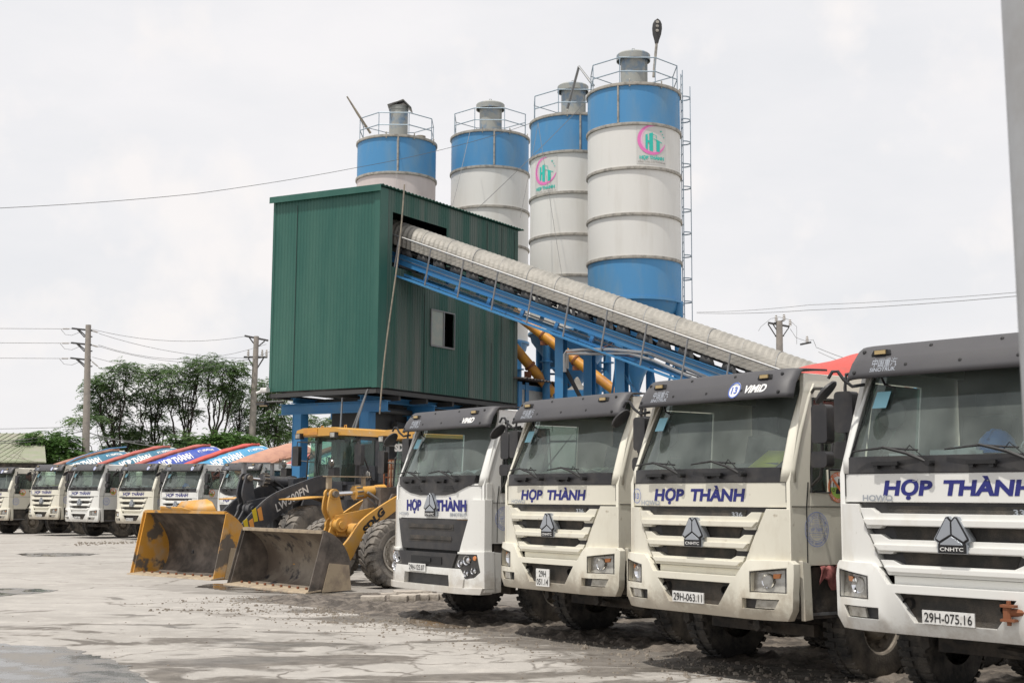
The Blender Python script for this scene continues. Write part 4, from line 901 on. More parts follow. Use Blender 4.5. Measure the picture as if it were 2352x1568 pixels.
# ------------------------------------------------------------------ tree builder
def tree(name, base, clumps, label, group='trees behind the far trucks', leafm='leaf', seed=1, trunk_r=.22, dens=1.0, ls=.17, lean=0.0, bare=6):
    """base: world point; clumps: (center world, radius xyz)"""
    rn=random.Random(seed); root=empty(name,base,0,label,'tree' if 'shrub' not in name else 'shrub',group)
    tb=MB(); lb=MB(); b0=Vector((0,0,0))
    def branch(p0,p1,r0,r1,wob=.25,k=6):
        pts=[]; L_=(p1-p0).length
        for i in range(k+1):
            t=i/k; p=p0.lerp(p1,t); s=math.sin(t*PI)*wob*L_*.25
            pts.append(p+Vector((rn.uniform(-1,1),rn.uniform(-1,1),rn.uniform(-.3,.6)))*s)
        tb.tube(pts,[r0+(r1-r0)*i/k for i in range(k+1)],5); return pts
    cl=[(Vector(c)-Vector(base),Vector(r)) for c,r in clumps]
    cen=sum((c for c,_ in cl),Vector())/len(cl); zmin=min(c.z for c,_ in cl)
    fork=Vector((cen.x*.25+lean,cen.y*.3,zmin*.45)); branch(b0,fork,trunk_r,trunk_r*.75,.12)
    for c,r in cl:
        mid=fork.lerp(c,.5)+Vector((rn.uniform(-.3,.3),rn.uniform(-.3,.3),-.2)); branch(fork,mid,trunk_r*.5,trunk_r*.3,.3); branch(mid,c,trunk_r*.3,trunk_r*.12,.3)
        for k in range(bare):
            d=Vector((rn.gauss(0,1),rn.gauss(0,1),rn.gauss(.2,.7))).normalized(); e=c+Vector((d.x*r.x,d.y*r.y,d.z*r.z))*.85; branch(mid.lerp(c,rn.random()),e,trunk_r*.13,trunk_r*.04,.3,4)
        nsp=int(105*dens*(r.x*r.y*r.z)**(1/3))
        for k in range(nsp):
            d=Vector((rn.gauss(0,1),rn.gauss(0,1),rn.gauss(0,1))).normalized()*(rn.random()**.4)
            p=c+Vector((d.x*r.x,d.y*r.y,d.z*r.z))
            dirn=Vector((d.x+rn.gauss(0,.4),d.y+rn.gauss(0,.4),rn.gauss(.05,.3))).normalized(); ln=rn.uniform(.45,.85)
            sd=dirn.cross(Vector((0,0,1)))
            if sd.length<.1: sd=Vector((1,0,0))
            sd.normalize()
            m_=7
            for i in range(m_):
                t=i/m_; q=p+dirn*ln*t-Vector((0,0,1))*ln*t*t*.45
                for s in (-1,1):
                    lv=(sd*s*1.0+dirn*.35-Vector((0,0,rn.uniform(.1,.6)))).normalized(); w=lv.cross(Vector((rn.gauss(0,.3),rn.gauss(0,.3),1))).normalized()*ls*.22
                    le=ls*rn.uniform(.8,1.4)
                    lb.add([q-w,q+lv*le*.5-w*1.2,q+lv*le,q+lv*le*.5+w*1.2],[(0,1,2,3)])
    tb.build('trunk','bark',root,smooth=60); lb.build('crown',leafm,root,smooth=0,rec=False); return root
def cl(Yd, *spec):
    out=[]
    for (u,v,ru,rv) in spec:
        k=Yd/F_PX; out.append((at(u,v,Yd+((u*7+v*3)%11-5)*.25),(ru*k,max(1.2,ru*k*.8),rv*k)))
    return out
def gz(u,Yd): p=at(u,1144,Yd); return Vector((p.x,p.y,0))
TY=84
tree('tree',gz(277,TY),cl(TY,(262,870,42,26),(235,905,36,24),(290,845,34,20),(275,915,40,22),(255,955,44,24),(300,985,34,14),(222,880,22,20),(262,1000,36,14),(212,935,22,14)),'feathery leaved tree beside the taller left utility pole',seed=11,dens=1.25)
tree('tree',gz(262,TY-3),cl(TY-3,(178,965,18,12),(222,960,16,8)),'thin low branch with drooping leaves crossing the left utility pole',seed=12,trunk_r=.09,bare=2)
tree('tree',gz(330,TY+2),cl(TY+2,(345,865,34,20),(372,850,30,18),(335,905,34,24),(372,915,30,20),(350,950,26,16),(322,1000,30,12),(378,985,26,10)),'dark leaved tree second from the left utility pole',seed=13,dens=1.15)
tree('tree',gz(436,TY),cl(TY,(425,855,34,22),(392,880,28,20),(450,880,30,22),(410,920,30,18),(455,835,30,16),(440,945,22,12)),'tree with bent forked trunk in the middle of the clump',seed=14,dens=1.15,lean=-.3)
tree('tree',gz(474,TY-1),cl(TY-1,(482,835,32,22),(512,855,34,26),(540,845,26,20),(500,895,30,20),(535,890,28,24)),'tallest round crowned tree left of the cross-armed pole',seed=15,dens=1.2)
tree('tree',gz(500,TY+3),cl(TY+3,(560,905,28,26),(560,950,26,24),(575,985,26,18),(530,930,20,16)),'slender tree leaning towards the cross-armed pole',seed=16,dens=1.15,lean=.3)
tree('tree',gz(640,TY),cl(TY,(612,890,22,26),(605,930,24,26),(640,915,22,30),(632,960,30,26),(655,985,26,26),(605,975,22,22),(640,1000,30,16)),'dark tree between the cross-armed pole and the blue tower leg',seed=17,dens=1.3)
tree('tree',gz(712,TY+6),cl(TY+6,(705,965,22,16),(718,990,26,16),(690,1005,24,12)),'small tree seen beneath the green tower between two blue legs',seed=18,trunk_r=.12)
tree('tree',gz(770,TY+6),cl(TY+6,(762,968,18,12),(790,985,22,14),(905,975,30,16),(850,990,22,12)),'sparse tree seen under the tower between the dark posts',seed=19,trunk_r=.12)
tree('shrub',gz(110,78),cl(78,(60,1030,40,22),(100,1010,44,24),(145,1015,36,22),(150,1040,40,16),(80,1050,44,16),(190,1045,24,12),(30,1045,26,10)),'wide round leaved bush behind the first far trucks','bushes behind the far trucks','leaf2',21,dens=1.7,ls=.2,bare=2)
tree('shrub',gz(420,80),cl(80,(420,1010,30,18),(405,1030,26,12),(450,1020,26,14)),'dark low bush under the forked tree','bushes behind the far trucks','leaf',22,dens=1.6,ls=.2,bare=2)
tree('shrub',gz(520,80),cl(80,(500,1005,34,16),(540,1010,34,18),(480,1022,28,12),(575,1015,26,16)),'bright green low bush under the tall trees','bushes behind the far trucks','leaf2',23,dens=1.6,ls=.2,bare=2)
tree('shrub',gz(310,86),cl(86,(300,1022,30,8),(260,1028,26,8),(350,1024,26,8)),'strip of low bush behind the drums left of the forked tree','bushes behind the far trucks','leaf2',24,dens=1.6,ls=.18,bare=2)

# ------------------------------------------------------------------ poles and wires
def wire(pts, label, r=.014, sag=0.0, name='power_line', group='overhead wires', n=10):
    P=[]
    for a,b in zip(pts,pts[1:]):
        a,b=Vector(a),Vector(b)
        for i in range(n): t=i/n; P.append(a.lerp(b,t)-Vector((0,0,sag*4*t*(1-t))))
    P.append(Vector(pts[-1])); q=MB(); q.tube(P,r,4); return tag(q.build(name,'wire'),label,'wire',group)
def insul(mb, p, h=.32, r=.07):
    mb.lathe([(.02,0),(r,.02*h/.3),(r*.5,.07*h/.3),(r,.1*h/.3),(r*.5,.15*h/.3),(r*.9,.18*h/.3),(r*.4,.23*h/.3),(r*.7,.26*h/.3),(.01,h)],p,(0,0,1),8)
def strain(mb,a,b,r=.05):
    a,b=Vector(a),Vector(b); mb.tube([a,b],.02,4)
    for i in range(5): c=a.lerp(b,.25+.12*i); mb.cyl(c,c+(b-a).normalized()*.04,r,n=8)
# left pole
YP=78.0
def ap(u,v,Y=YP): return at(u,v,Y)
b_=gz(196,YP); top=ap(203,746); pole=empty('utility_pole',b_,0,'tall concrete utility pole with three stacked arms left of the trees','utility pole','utility poles')
def lp(p): return Vector(p)-pole.location
q=MB(); q.tube([Vector((0,0,0)),lp(top)],[.26,.16],12); q.build('pole','concrete_pole',pole)
for k,(v) in enumerate((754,787,822)):
    xo=-1.5*k
    q=MB(); q.tube([lp(ap(165+xo,v)),lp(ap(212+xo,v+5))],.07,4); q.tube([lp(ap(180+xo,v+2)),lp(ap(199,v+19))],.045,4); q.tube([lp(ap(176+xo,v+1)),lp(ap(194,v+20))],.035,4); q.tube([lp(ap(192,v+19)),lp(ap(212,v+19))],.05,4); q.build('crossarm','dark_steel',pole)
    q=MB(); strain(q,lp(ap(165+xo,v+1)),lp(ap(140+xo,v+1))); q.build('insulator','insul',pole); q=MB(); strain(q,lp(ap(207,v+4)),lp(ap(228,v+10 if k<2 else v+22))); q.build('insulator','insul',pole)
    wire([ap(-400,v-2),ap(140+xo,v+1)],'thin wire running left from the %s arm of the tall pole'%('top','middle','lowest')[k],.016)
    q=MB(); q.tube([lp(ap(140+xo,v+2)),lp(ap(150+xo,v+14)),lp(ap(165,v+16)),lp(ap(185,v+8))],.014,4); q.build('jumper','wire',pole)
# second pole
Y2=82.0; b2=gz(572,Y2); top2=at(589,770,Y2); p2=empty('utility_pole',b2,0,'leaning concrete utility pole with wide crossarms beside the green tower','utility pole','utility poles')
def l2(u,v): return at(u,v,Y2)-p2.location
q=MB(); q.tube([Vector((0,0,0)),l2(589,772)],[.27,.16],12); q.build('pole','concrete_pole',p2)
for (a,b,c) in (((562,771),(616,782),(590,798)),((560,820),(614,820),(588,850))):
    q=MB(); q.tube([l2(*a),l2(*b)],.08,4); q.tube([l2(a[0]+10,a[1]+3),l2(*c)],.05,4); q.tube([l2(b[0]-8,b[1]+1),l2(*c)],.05,4); q.build('crossarm','dark_steel',p2)
for u in (570,602,612): q=MB(); insul(q,l2(u,820),.5,.1); q.build('insulator','insul',p2)
for i,(a,b,sg,lb_) in enumerate([((212,756),(565,772),.5,'top'),((228,766),(560,822),.35,'crossing'),((226,792),(612,790),.9,'second'),((226,795),(600,822),.6,'third'),((212,820),(640,800),1.0,'fourth'),((228,845),(590,832),.6,'lowest')]):
    wire([at(*a,YP),at(*b,Y2)],'%s wire strung between the two utility poles'%lb_,.015,sg)
wire([at(-300,1010,70),at(192,990,YP),at(520,1028,80)],'thick low cable drooping past the left pole above the drums',.03,.4)
wire([at(-300,1012,70),at(190,1002,YP),at(620,1010,84)],'second low cable drooping past the left pole',.025,.3)
wire([at(-300,982,70),at(165,980,YP),at(190,988,YP)],'thin low wire at the left above the bush',.015,.1)
# right pole
Y3=62.0; b3=gz(1792,Y3); p3=empty('utility_pole',b3,0,'small pole head with porcelain insulators above the conveyor cover','utility pole','utility poles')
def l3(u,v): return at(u,v,Y3)-p3.location
q=MB(); q.tube([Vector((0,0,0)),l3(1790,737)],[.24,.15],12); q.build('pole','concrete_pole',p3)
q=MB(); q.tube([l3(1764,741),l3(1813,750)],.06,4); q.tube([l3(1778,742),l3(1802,735)],.05,4); q.tube([l3(1764,744),l3(1782,772)],.035,4); q.tube([l3(1812,752),l3(1798,772)],.035,4); q.tube([l3(1775,744),l3(1792,770)],.035,4); q.tube([l3(1780,772),l3(1801,771)],.04,4)
q.tube([l3(1838,791),l3(1863,786)],.06,4); q.build('crossarm','dark_steel',p3)
for u,v in ((1783,738),(1801,736),(1815,748),(1854,786)): q=MB(); insul(q,l3(u,v),.32,.09); q.build('insulator','insul',p3)
q=MB(); q.tube([l3(1742,760),l3(1748,750),l3(1770,732),l3(1790,728),l3(1812,734),l3(1830,750),l3(1830,790)],.012,4); q.tube([l3(1815,755),l3(1828,775),l3(1850,783),l3(1868,780),l3(1874,795)],.012,4); q.build('jumper','wire',p3)
wire([at(1874,797,Y3),at(2200,880,40)],'wire falling right behind the cab roofs from the small pole head',.014,.2)
wire([at(1880,808,Y3),at(2200,900,40)],'lower wire falling right behind the cab roofs',.012,.2)
wire([at(1600,717,55),at(1860,700,50),at(2420,664,36)],'upper thin wire crossing the sky above the right trucks',.009,.06)
wire([at(1600,719,55),at(1860,712,50),at(2420,672,36)],'lower thin wire crossing the sky above the right trucks',.011,.06)

# ------------------------------------------------------------------ batching plant
AZ=R(32.1); E1=Vector((math.sin(AZ),math.cos(AZ),0)); E2=Vector((-math.cos(AZ),math.sin(AZ),0))   # E1 along the conveyor-side wall (away), E2 along the left wall
# local frame of tower: origin under near corner, x = along E1, y = along E2 ; rotation
ZC=38.0
cb=at(861,887.7,ZC); ct=at(872,428,ZC); OX,OY=cb.x+.05,cb.y
TW=Vector((OX,OY,0))
LR=7.72; LL=4.12
HB=cb.z; H0=ct.z
far=TW+E1*LR; H1=at(1192,530,far.y).z; left=TW+E2*LL; H2=at(628,457,left.y).z
TROT=math.atan2(E1.y,E1.x)
tower=empty('mixing_tower',TW,TROT,'green corrugated mixing tower raised on blue steel legs','tower')
def corr(mb,u0,u1,zf0,zf1,fn,pitch=.125,amp=.013):
    """corrugated sheet between u0..u1, zf(u) bottoms/tops; fn(u,z,off)"""
    n=max(1,int(round((u1-u0)/pitch))); pts=[]
    for i in range(n):
        a=u0+(u1-u0)*i/n; w_=(u1-u0)/n
        for f,o in ((0,0),(.36,0),(.5,1),(.86,1)): pts.append((a+f*w_,o*amp))
    pts.append((u1,0)); vs=[]
    for (u,o) in pts: vs += [fn(u,zf0(u),o),fn(u,zf1(u),o)]
    mb.add(vs,[(2*i,2*i+2,2*i+3,2*i+1) for i in range(len(pts)-1)])
top_r=lambda u: H0+(H1-H0)*u/LR
top_l=lambda u: H0+(H2-H0)*u/LL
FR=lambda u,z,o: (u,-o,z); FL=lambda u,z,o: (-o,u,z)   # right (conveyor) wall and left wall
c_=lambda v: (lambda u: v)
# conveyor opening on the right wall
def wall_u(u_px, v_px):   # intersection of a sight line with the right wall plane -> (u,z)
    p0=Vector((0,0,CAM_H)); d=at(u_px,v_px,1.0)-p0; nrm=Vector((E1.y,-E1.x,0)); t=(TW-p0).dot(nrm)/d.dot(nrm); p=p0+d*t; return (p-TW).dot(E1), p.z
o0,oz1=wall_u(902,487); o1,_=wall_u(1026,525); _,oz0=wall_u(900,612); w0,wz1=wall_u(989,712); w1,wz0=wall_u(1040,800)
ozt=lambda u: oz1+(wall_u(1026,525)[1]-oz1)*(u-o0)/(o1-o0)
q=MB(); corr(q,0,o0,c_(HB),top_r,FR); corr(q,o0,o1,ozt,top_r,FR); corr(q,o0,w0,c_(HB),c_(oz0),FR); corr(q,w0,w1,c_(HB),c_(wz0),FR); corr(q,w0,o1,c_(wz1),c_(oz0),FR)
corr(q,w1,o1,c_(HB),c_(wz1),FR) if w1<o1 else None
corr(q,o1,LR,c_(HB),top_r,FR) if w1<=o1 else (corr(q,o1,w1,c_(wz1),top_r,FR),corr(q,w1,LR,c_(HB),top_r,FR))
q.build('side_wall','green_dirty',tower,smooth=0,rec=False,thick=.006)
q=MB(); corr(q,0,LL,c_(HB),top_l,FL); q.build('front_wall','green',tower,smooth=0,rec=False,thick=.006)
q=MB(); corr(q,0,LR,c_(HB),c_(H1),lambda u,z,o:(u,LL+o,z)); corr(q,0,LL,c_(HB),c_(H1),lambda u,z,o:(LR+o,u,z)); q.build('back_wall','green',tower,smooth=0,rec=False,thick=.006)
q=MB(); n=44
for i in range(n):
    a=-.12+(LR+.3)*i/n; b=-.12+(LR+.3)*(i+.5)/n; c=-.12+(LR+.3)*(i+1)/n
    z=lambda u: top_r(u)+.02
    q.add([(a,-.14,z(a)),(b,-.14,z(b)+.04),(c,-.14,z(c)),(a,LL+.1,z(a)+(H2-H0)),(b,LL+.1,z(b)+.04+(H2-H0)),(c,LL+.1,z(c)+(H2-H0))],[(0,1,4,3),(1,2,5,4)])
q.build('roof','green',tower,smooth=0,rec=False,thick=.01)
q=MB(); 
q.add([(-.13,-.13,H0+.03),(-.13,LL+.12,H2+.03),(-.13,LL+.12,H2-.16),(-.13,-.13,H0-.16)],[(0,1,2,3)]); q.add([(-.13,-.13,H0+.035),(-.13,LL+.12,H2+.035),(.15,LL+.12,H2+.0),(.15,-.13,H0+.0)],[(0,1,2,3)])
q.build('fascia','green',tower,smooth=0,rec=False,thick=.008)
q=MB(); q.box(-.035,.35,-.04,.0,HB-.02,H0-.02); q.box(-.04,.0,-.035,.16,HB-.02,H0-.02); q.build('corner_flashing','green',tower); q=MB(); q.box(-.03,.05,LL-.06,LL+.03,HB,H2-.02); q.build('corner_flashing','green',tower)
q=MB()
for uu in (w1+1.9,w1+2.8,w1+3.6): q=MB(); q.box(uu,uu+.015,-.024,-.016,oz0-.3 if uu<w1+2 else HB+.02,top_r(uu)-.1); q.build('sheet_seam','rubber_trim',tower)
for uu,za in ((w0-.35,oz0-.6),(w1+.9,wz0),(w1+2.2,wz0+.4)): q=MB(); q.box(uu,uu+.015,-.024,-.016,HB+.02,za); q.build('sheet_seam','rubber_trim',tower)
q=MB(); q.box(-.024,-.016,LL-.95,LL-.935,HB+.02,top_l(LL-.95)-.3); q.build('sheet_seam','rubber_trim',tower)
q=MB(); q.box(w0-.03,w1+.03,-.06,-.03,wz0-.05,wz0); q.box(w0-.03,w1+.03,-.06,-.03,wz1,wz1+.04); q.box(w0-.04,w0,-.06,-.03,wz0,wz1); q.box(w1,w1+.04,-.06,-.03,wz0,wz1); mid_=(w0+w1)/2+.05; q.box(mid_-.03,mid_+.03,-.055,-.01,wz0,wz1); wf=q.build('window','galv',tower)
M['pane']=mat('frosted_pane',C4(.30,.34,.31),.4,col2=C4(.36,.36,.32),scale=5)
q=MB(); q.box(w0,mid_-.03,-.03,-.02,wz0,wz1); q.build('pane','pane',wf)
# floor, and an added dark block standing in for the shade inside
q=MB(); q.box(.05,LR-.05,.05,LL-.05,HB+.02,HB+.08); q.box(.3,LR-.3,1.0,LL-.4,HB+.1,H1-.6); q.build('dark_interior','dark_steel',tower)
# steel frame beneath
q=MB(); zb=HB-.06
q.box(-.02,.12,.0,LL,zb-.12,zb); q.box(0,LR,-.02,.12,zb-.12,zb); q.box(0,LR,LL-.12,LL,zb-.14,zb); q.box(LR-.12,LR,0,LL,zb-.12,zb)
for uu in (1.2,2.6,4.0,5.4,6.8): q.box(uu,uu+.1,0.1,LL-.1,zb-.26,zb-.12)
q.build('floor_frame','dark_steel',tower)
def ibeam(mb,a,b,w=.22,h=.28,up=Vector((0,0,1))):
    a,b=Vector(a),Vector(b); d=(b-a).normalized(); s=d.cross(up).normalized(); u=s.cross(d).normalized()
    for (o0_,o1_,t0,t1) in ((-w/2,w/2,h/2-.02,h/2),(-w/2,w/2,-h/2,-h/2+.02),(-.01,.01,-h/2+.02,h/2-.02)):
        P=[p+s*x+u*y for p in (a,b) for (x,y) in ((o0_,t0),(o1_,t0),(o1_,t1),(o0_,t1))]
        mb.add(P,[(0,1,2,3),(7,6,5,4),(0,4,5,1),(1,5,6,2),(2,6,7,3),(3,7,4,0)])
LEGS=[(.55,.75),(.55,3.35),(5.4,.75),(5.4,3.35),(2.9,.75),(2.9,3.35)]
zl=zb-.62
for (x,y) in LEGS:
    q=MB(); w_=.17
    q.box(x-w_,x+w_,y-w_,y-w_+.02,0,zl); q.box(x-w_,x+w_,y+w_-.02,y+w_,0,zl); q.box(x-.01,x+.01,y-w_+.02,y+w_-.02,0,zl); q.box(x-w_-.06,x+w_+.06,y-w_-.06,y+w_+.06,0,.03)
    q.box(x-w_+.01,x-w_+.03,y-w_+.02,y+w_-.02,.0,zl)
    q.build('leg','blue',tower)
q=MB()
for x in (.55,2.9,5.4): ibeam(q,(x,.0,zl+.16),(x,LL,zl+.16),.26,.32)
for y in (.75,3.35): ibeam(q,(.2,y,zl+.40),(LR-.4,y,zl+.40),.2,.16)
q.build('main_beam','blue',tower)
q=MB()
for (a,b) in (((.55,.75,2.4),(.55,3.35,2.4)),((.55,3.35,2.4),(5.4,3.35,2.4)),((.55,.75,2.4),(5.4,.75,2.4))): q.tube([a,b],.06,4)
for (a,b) in (((2.9,3.35,1.2),(5.4,3.35,zl)),((5.4,3.35,1.2),(2.9,3.35,zl)),((2.9,.75,zl),(4.4,2.0,1.4))): q.tube([a,b],.07,4)
q.build('brace','blue',tower)
q=MB(); 
for (cx,cy) in ((3.2,2.05),(5.6,2.1)): q.lathe([(1.15,zb-.12),(1.1,zb-.7),(.35,zb-1.7),(.3,zb-2.0)],(cx,cy,0),(0,0,1),8)
q.box(1.5,2.5,1.2,2.9,zb-1.5,zb-.14); q.box(2.7,7.2,2.2,3.9,zb-2.3,zb-.14); q.prism([(2.9,zb-2.3),(5.2,zb-2.3),(4.3,zb-3.4),(3.7,zb-3.4)],2.2,3.4,'y'); q.box(3.9,4.6,.9,3.0,zb-1.6,zb-.14); q.cyl((1.4,.9,zb-.5),(6.9,.9,zb-.55),.09,n=8); q.cyl((2.2,1.0,zb-.9),(6.0,1.0,zb-1.2),.12,n=8)
q.build('discharge_hopper','dark_steel',tower)
q=MB(); q.tube([(-.02,.3,zb),(.0,.9,zb-1.2),(.05,1.2,zb-1.5),(.1,1.4,zb-1.2),(.1,1.35,zb-.2)],.03,5); q.tube([(.0,.35,zb-.05),(-.1,.6,zb-.9),(-.2,1.1,zb-2.6),(-.2,1.2,zb-3.2)],.03,5); q.build('hose','galv',tower)
def twl(u,v,Y): # world point to tower local
    return Matrix.Rotation(-TROT,4,'Z') @ (at(u,v,Y)-TW)
q=MB(); pl=Vector((-.25,LL+.05,HB-.35)); q.box(-.35,-.15,LL-.1,LL+.25,HB-.42,HB-.30); q.tube([(0,LL-.6,HB-.3),(-.25,LL-.1,HB-.33)],.03,5); fl=q.build('flood_light','dark_steel',tower); q=MB(); q.add([(-.36,LL-.08,HB-.33),(-.36,LL+.23,HB-.33),(-.17,LL+.23,HB-.45),(-.17,LL-.08,HB-.45)],[(0,1,2,3)]); q.build('lens','marker',fl)
q=MB(); rbox(q,-.22,-.06,LL-.05,LL+.2,HB-.02,HB+.12,.03,2,'y'); q.cyl((-.14,LL+.2,HB+.03),(-.2,LL+.36,HB-.04),.05,n=8); q.build('security_camera','plate',tower)
# leaning pole in front of the tower corner
a=at(929,424,ZC-1.35); b=at(873,950,ZC-1.6)
q=MB(); q.tube([a.lerp(b,t/12)+Vector((.04*math.sin(t*.5),0,0)) for t in range(13)],.024,6); tag(q.build('leaning_pole','wood'),'long thin weathered pole leaning against the green tower corner','pole')

# ------------------------------------------------------------------ silos
def silo(cx_px, Y, rad, v_top, v_bot, v_rings, body, blue_top_to, blue_from, label, cone_v, vent='mushroom', logo=None, rails=True, ladder=False, leg=.14, rot=0.0):
    """v_* are photo heights on the axis; real metres come from the distance Y"""
    c=at(cx_px,v_top,Y); C0=Vector((c.x,Y,0)); zf=lambda v: at(cx_px,v,Y-rad*.96).z
    root=empty('cement_silo',C0,0,label,'silo','cement silos behind the tower')
    zt,zb_=zf(v_top),at(cx_px,v_bot,Y).z
    zr=[zf(v) for v in v_rings]
    q=MB(); zs=[zt]+sorted(set(zr+([zb_])),reverse=True)
    # body bands
    def band(z1,z0,mname,nm):
        q=MB(); q.lathe([(rad,z1),(rad,z0)],(0,0,0),(0,0,1),72); return q.build(nm,mname,root,smooth=40,rec=True)
    zblue=zf(blue_top_to)
    band(zt,zblue,'silo_blue','upper_shell')
    zlow=zf(blue_from) if blue_from else zb_
    mid=band(zblue,zlow,body,'shell')
    if blue_from: band(zlow,zb_,'silo_blue','lower_shell')
    q=MB(); q.lathe([(rad,zt+.02),(rad*.5,zt+.10),(.01,zt+.12)],(0,0,0),(0,0,1),48); q.build('top_plate','ring',root)
    for z in [zt]+zr:
        q=MB(); q.lathe([(rad+.003,z-.055),(rad+.05,z-.045),(rad+.055,z+.0),(rad+.05,z+.045),(rad+.003,z+.055)],(0,0,0),(0,0,1),72); q.build('ring','ring',root)
    q=MB(); q.lathe([(rad+.003,zb_-.04),(rad+.06,zb_-.03),(rad+.06,zb_+.05),(rad+.003,zb_+.06)],(0,0,0),(0,0,1),60); q.build('bottom_ring','silo_blue',root)
    for a in ((-PI/2-.42,) if cx_px>1400 else (-PI/2+.12,)):
        q=MB(); x,y=(rad+.02)*math.cos(a),(rad+.02)*math.sin(a); q.cyl((x,y,zblue+.06),(x,y,zt-.05),.035,n=6); q.build('riser_pipe','ring',root)
    # cone and outlet
    zc=at(cx_px,cone_v,Y).z
    q=MB(); q.lathe([(rad*.995,zb_),(rad*.96,zb_-.25),(.17,zc),(.15,zc-.25),(.22,zc-.26),(.22,zc-.34),(.15,zc-.35),(.15,zc-.55)],(0,0,0),(0,0,1),36); q.build('cone','blue',root)
    q=MB(); q.lathe([(.24,zc-.55),(.24,zc-.62),(.18,zc-.65),(.17,zc-.85),(.2,zc-.9),(.2,zc-1.1)],(0,0,0),(0,0,1),16); q.build('outlet','screw',root)
    # legs
    for k in range(4):
        a=rot+PI/4+k*PI/2; x,y=(rad-.03)*math.cos(a),(rad-.03)*math.sin(a)
        q=MB(); q.cyl((x,y,0),(x,y,zb_-.04),leg,n=14); q.lathe([(leg,2.5),(leg+.1,2.5),(leg+.1,2.54),(leg,2.54)],(x,y,0),(0,0,1),12); q.lathe([(leg,zb_-1.1),(leg+.1,zb_-1.1),(leg+.1,zb_-1.06),(leg,zb_-1.06)],(x,y,0),(0,0,1),12); q.build('leg','blue',root)
        a2=a+PI/2; x2,y2=(rad-.03)*math.cos(a2),(rad-.03)*math.sin(a2)
        q=MB(); q.tube([(x,y,zb_-1.5),(x2,y2,.4)],.05,4); q.tube([(x2,y2,zb_-1.5),(x,y,.4)],.05,4); q.tube([(x,y,zb_-1.3),(x2,y2,zb_-1.3)],.05,4); q.build('brace','blue',root)
    # vent filter
    vx=0.0
    if vent=='mushroom':
        q=MB(); q.lathe([(.43,zt+.1),(.43,zt+1.40)],(vx,0,0),(0,0,1),28); v_=q.build('dust_filter','filter',root)
        q=MB(); q.lathe([(.55,zt+1.28),(.57,zt+1.25),(.57,zt+1.45),(.54,zt+1.49),(.3,zt+1.57),(.01,zt+1.60)],(vx,0,0),(0,0,1),28); q.tube([(vx-.05,0,zt+1.59),(vx-.04,0,zt+1.70),(vx+.04,0,zt+1.70),(vx+.05,0,zt+1.59)],.015,4); q.build('cap','filter',v_)
        q=MB()
        for k in range(6): q.tube([(vx+.44,-.12,zt+.3+.18*k),(vx+.44,.0,zt+.3+.18*k)],.02,4)
        q.box(vx+.33,vx+.46,-.16,-.10,zt+.12,zt+1.3); q.build('filter_ladder','filter',v_)
    else:
        q=MB(); q.lathe([(.36,zt+.1),(.36,zt+1.55)],(.05,0,0),(0,0,1),24); q.lathe([(.365,zt+1.40),(.38,zt+1.40),(.38,zt+1.45),(.365,zt+1.45)],(.05,0,0),(0,0,1),24); v_=q.build('vent_pipe','filter',root)
        q=MB(); q.add([(-.36,-.42,zt+1.52),(.25,-.42,zt+1.74),(.25,.42,zt+1.74),(-.36,.42,zt+1.52),(.56,-.42,zt+1.42),(.56,.42,zt+1.42)],[(0,1,2,3),(1,4,5,2)]); q.build('rain_hood','galv',v_,thick=.02)
        q=MB(); q.lathe([(.2,zt+.1),(.2,zt+.22),(.01,zt+.24)],(.95,-.6,0),(0,0,1),14); q.build('hatch','wood',root)
    if rails:
        n=8; rr=rad-.03; P=[(rr*math.cos(R(22.5)+2*PI*k/n),rr*math.sin(R(22.5)+2*PI*k/n)) for k in range(n)]
        q=MB(); 
        for z in (.45,.92): q.tube([(x,y,zt+z) for x,y in P],.020,4,True)
        for x,y in P: q.tube([(x,y,zt),(x,y,zt+.92)],.020,4)
        q.build('guard_rail','rail',root)
    q=MB()
    for k in range(3): 
        a=R(-100+40*k); x,y=(rad+.02)*math.cos(a),(rad+.02)*math.sin(a); q.tube([(x,y,zt-.1),(x*1.01,y*1.01,zt+.12),(x,y,zt+.13)],.03,4)
    q.build('lifting_lug','ring',root)
    if ladder:
        xl=rad+.02; zbot=zb_-.0; q=MB()
        for s in (-.2,.2): q.tube([(xl+.06,s,zbot-1.0),(xl+.06,s,zt+.9)],.02,4)
        z=zbot-.9
        while z<zt+.8: q.tube([(xl+.06,-.2,z),(xl+.06,.2,z)],.012,4); z+=.3
        z=zbot+.1
        while z<=zt+.75:
            q.tube([(xl+.06,-.25,z)]+[(xl+.06+.28*math.sin(t*PI/8)*1.0,-.26*math.cos(t*PI/8),z) for t in range(1,8)]+[(xl+.06,.25,z)],.022,4); z+=.77
        for ang in (.5,1.0): pass
        q.tube([(xl+.34,0,zbot-.8),(xl+.34,0,zt+.4)],.018,4)
        q.build('caged_ladder','rail',root)
    if logo:
        ax,az,wd=logo; zc_=zf(az); a_c=-PI/2+ax
        def fn(off): return lambda x,z: ((rad+off)*math.cos(a_c+x/rad),(rad+off)*math.sin(a_c+x/rad),zc_+z)
        s=wd/1.0
        def grid(x0,x1,z0,z1,off):
            g=MB(); n=12; g.add([fn(off)(x0+(x1-x0)*i/n,z) for i in range(n+1) for z in (z0,z1)],[(2*i,2*i+2,2*i+3,2*i+1) for i in range(n)]); return g
        lg=grid(-.5*s,.5*s,-.66*s,.62*s,.006).build('logo_sticker','logo_ground',root,smooth=0,rec=False)
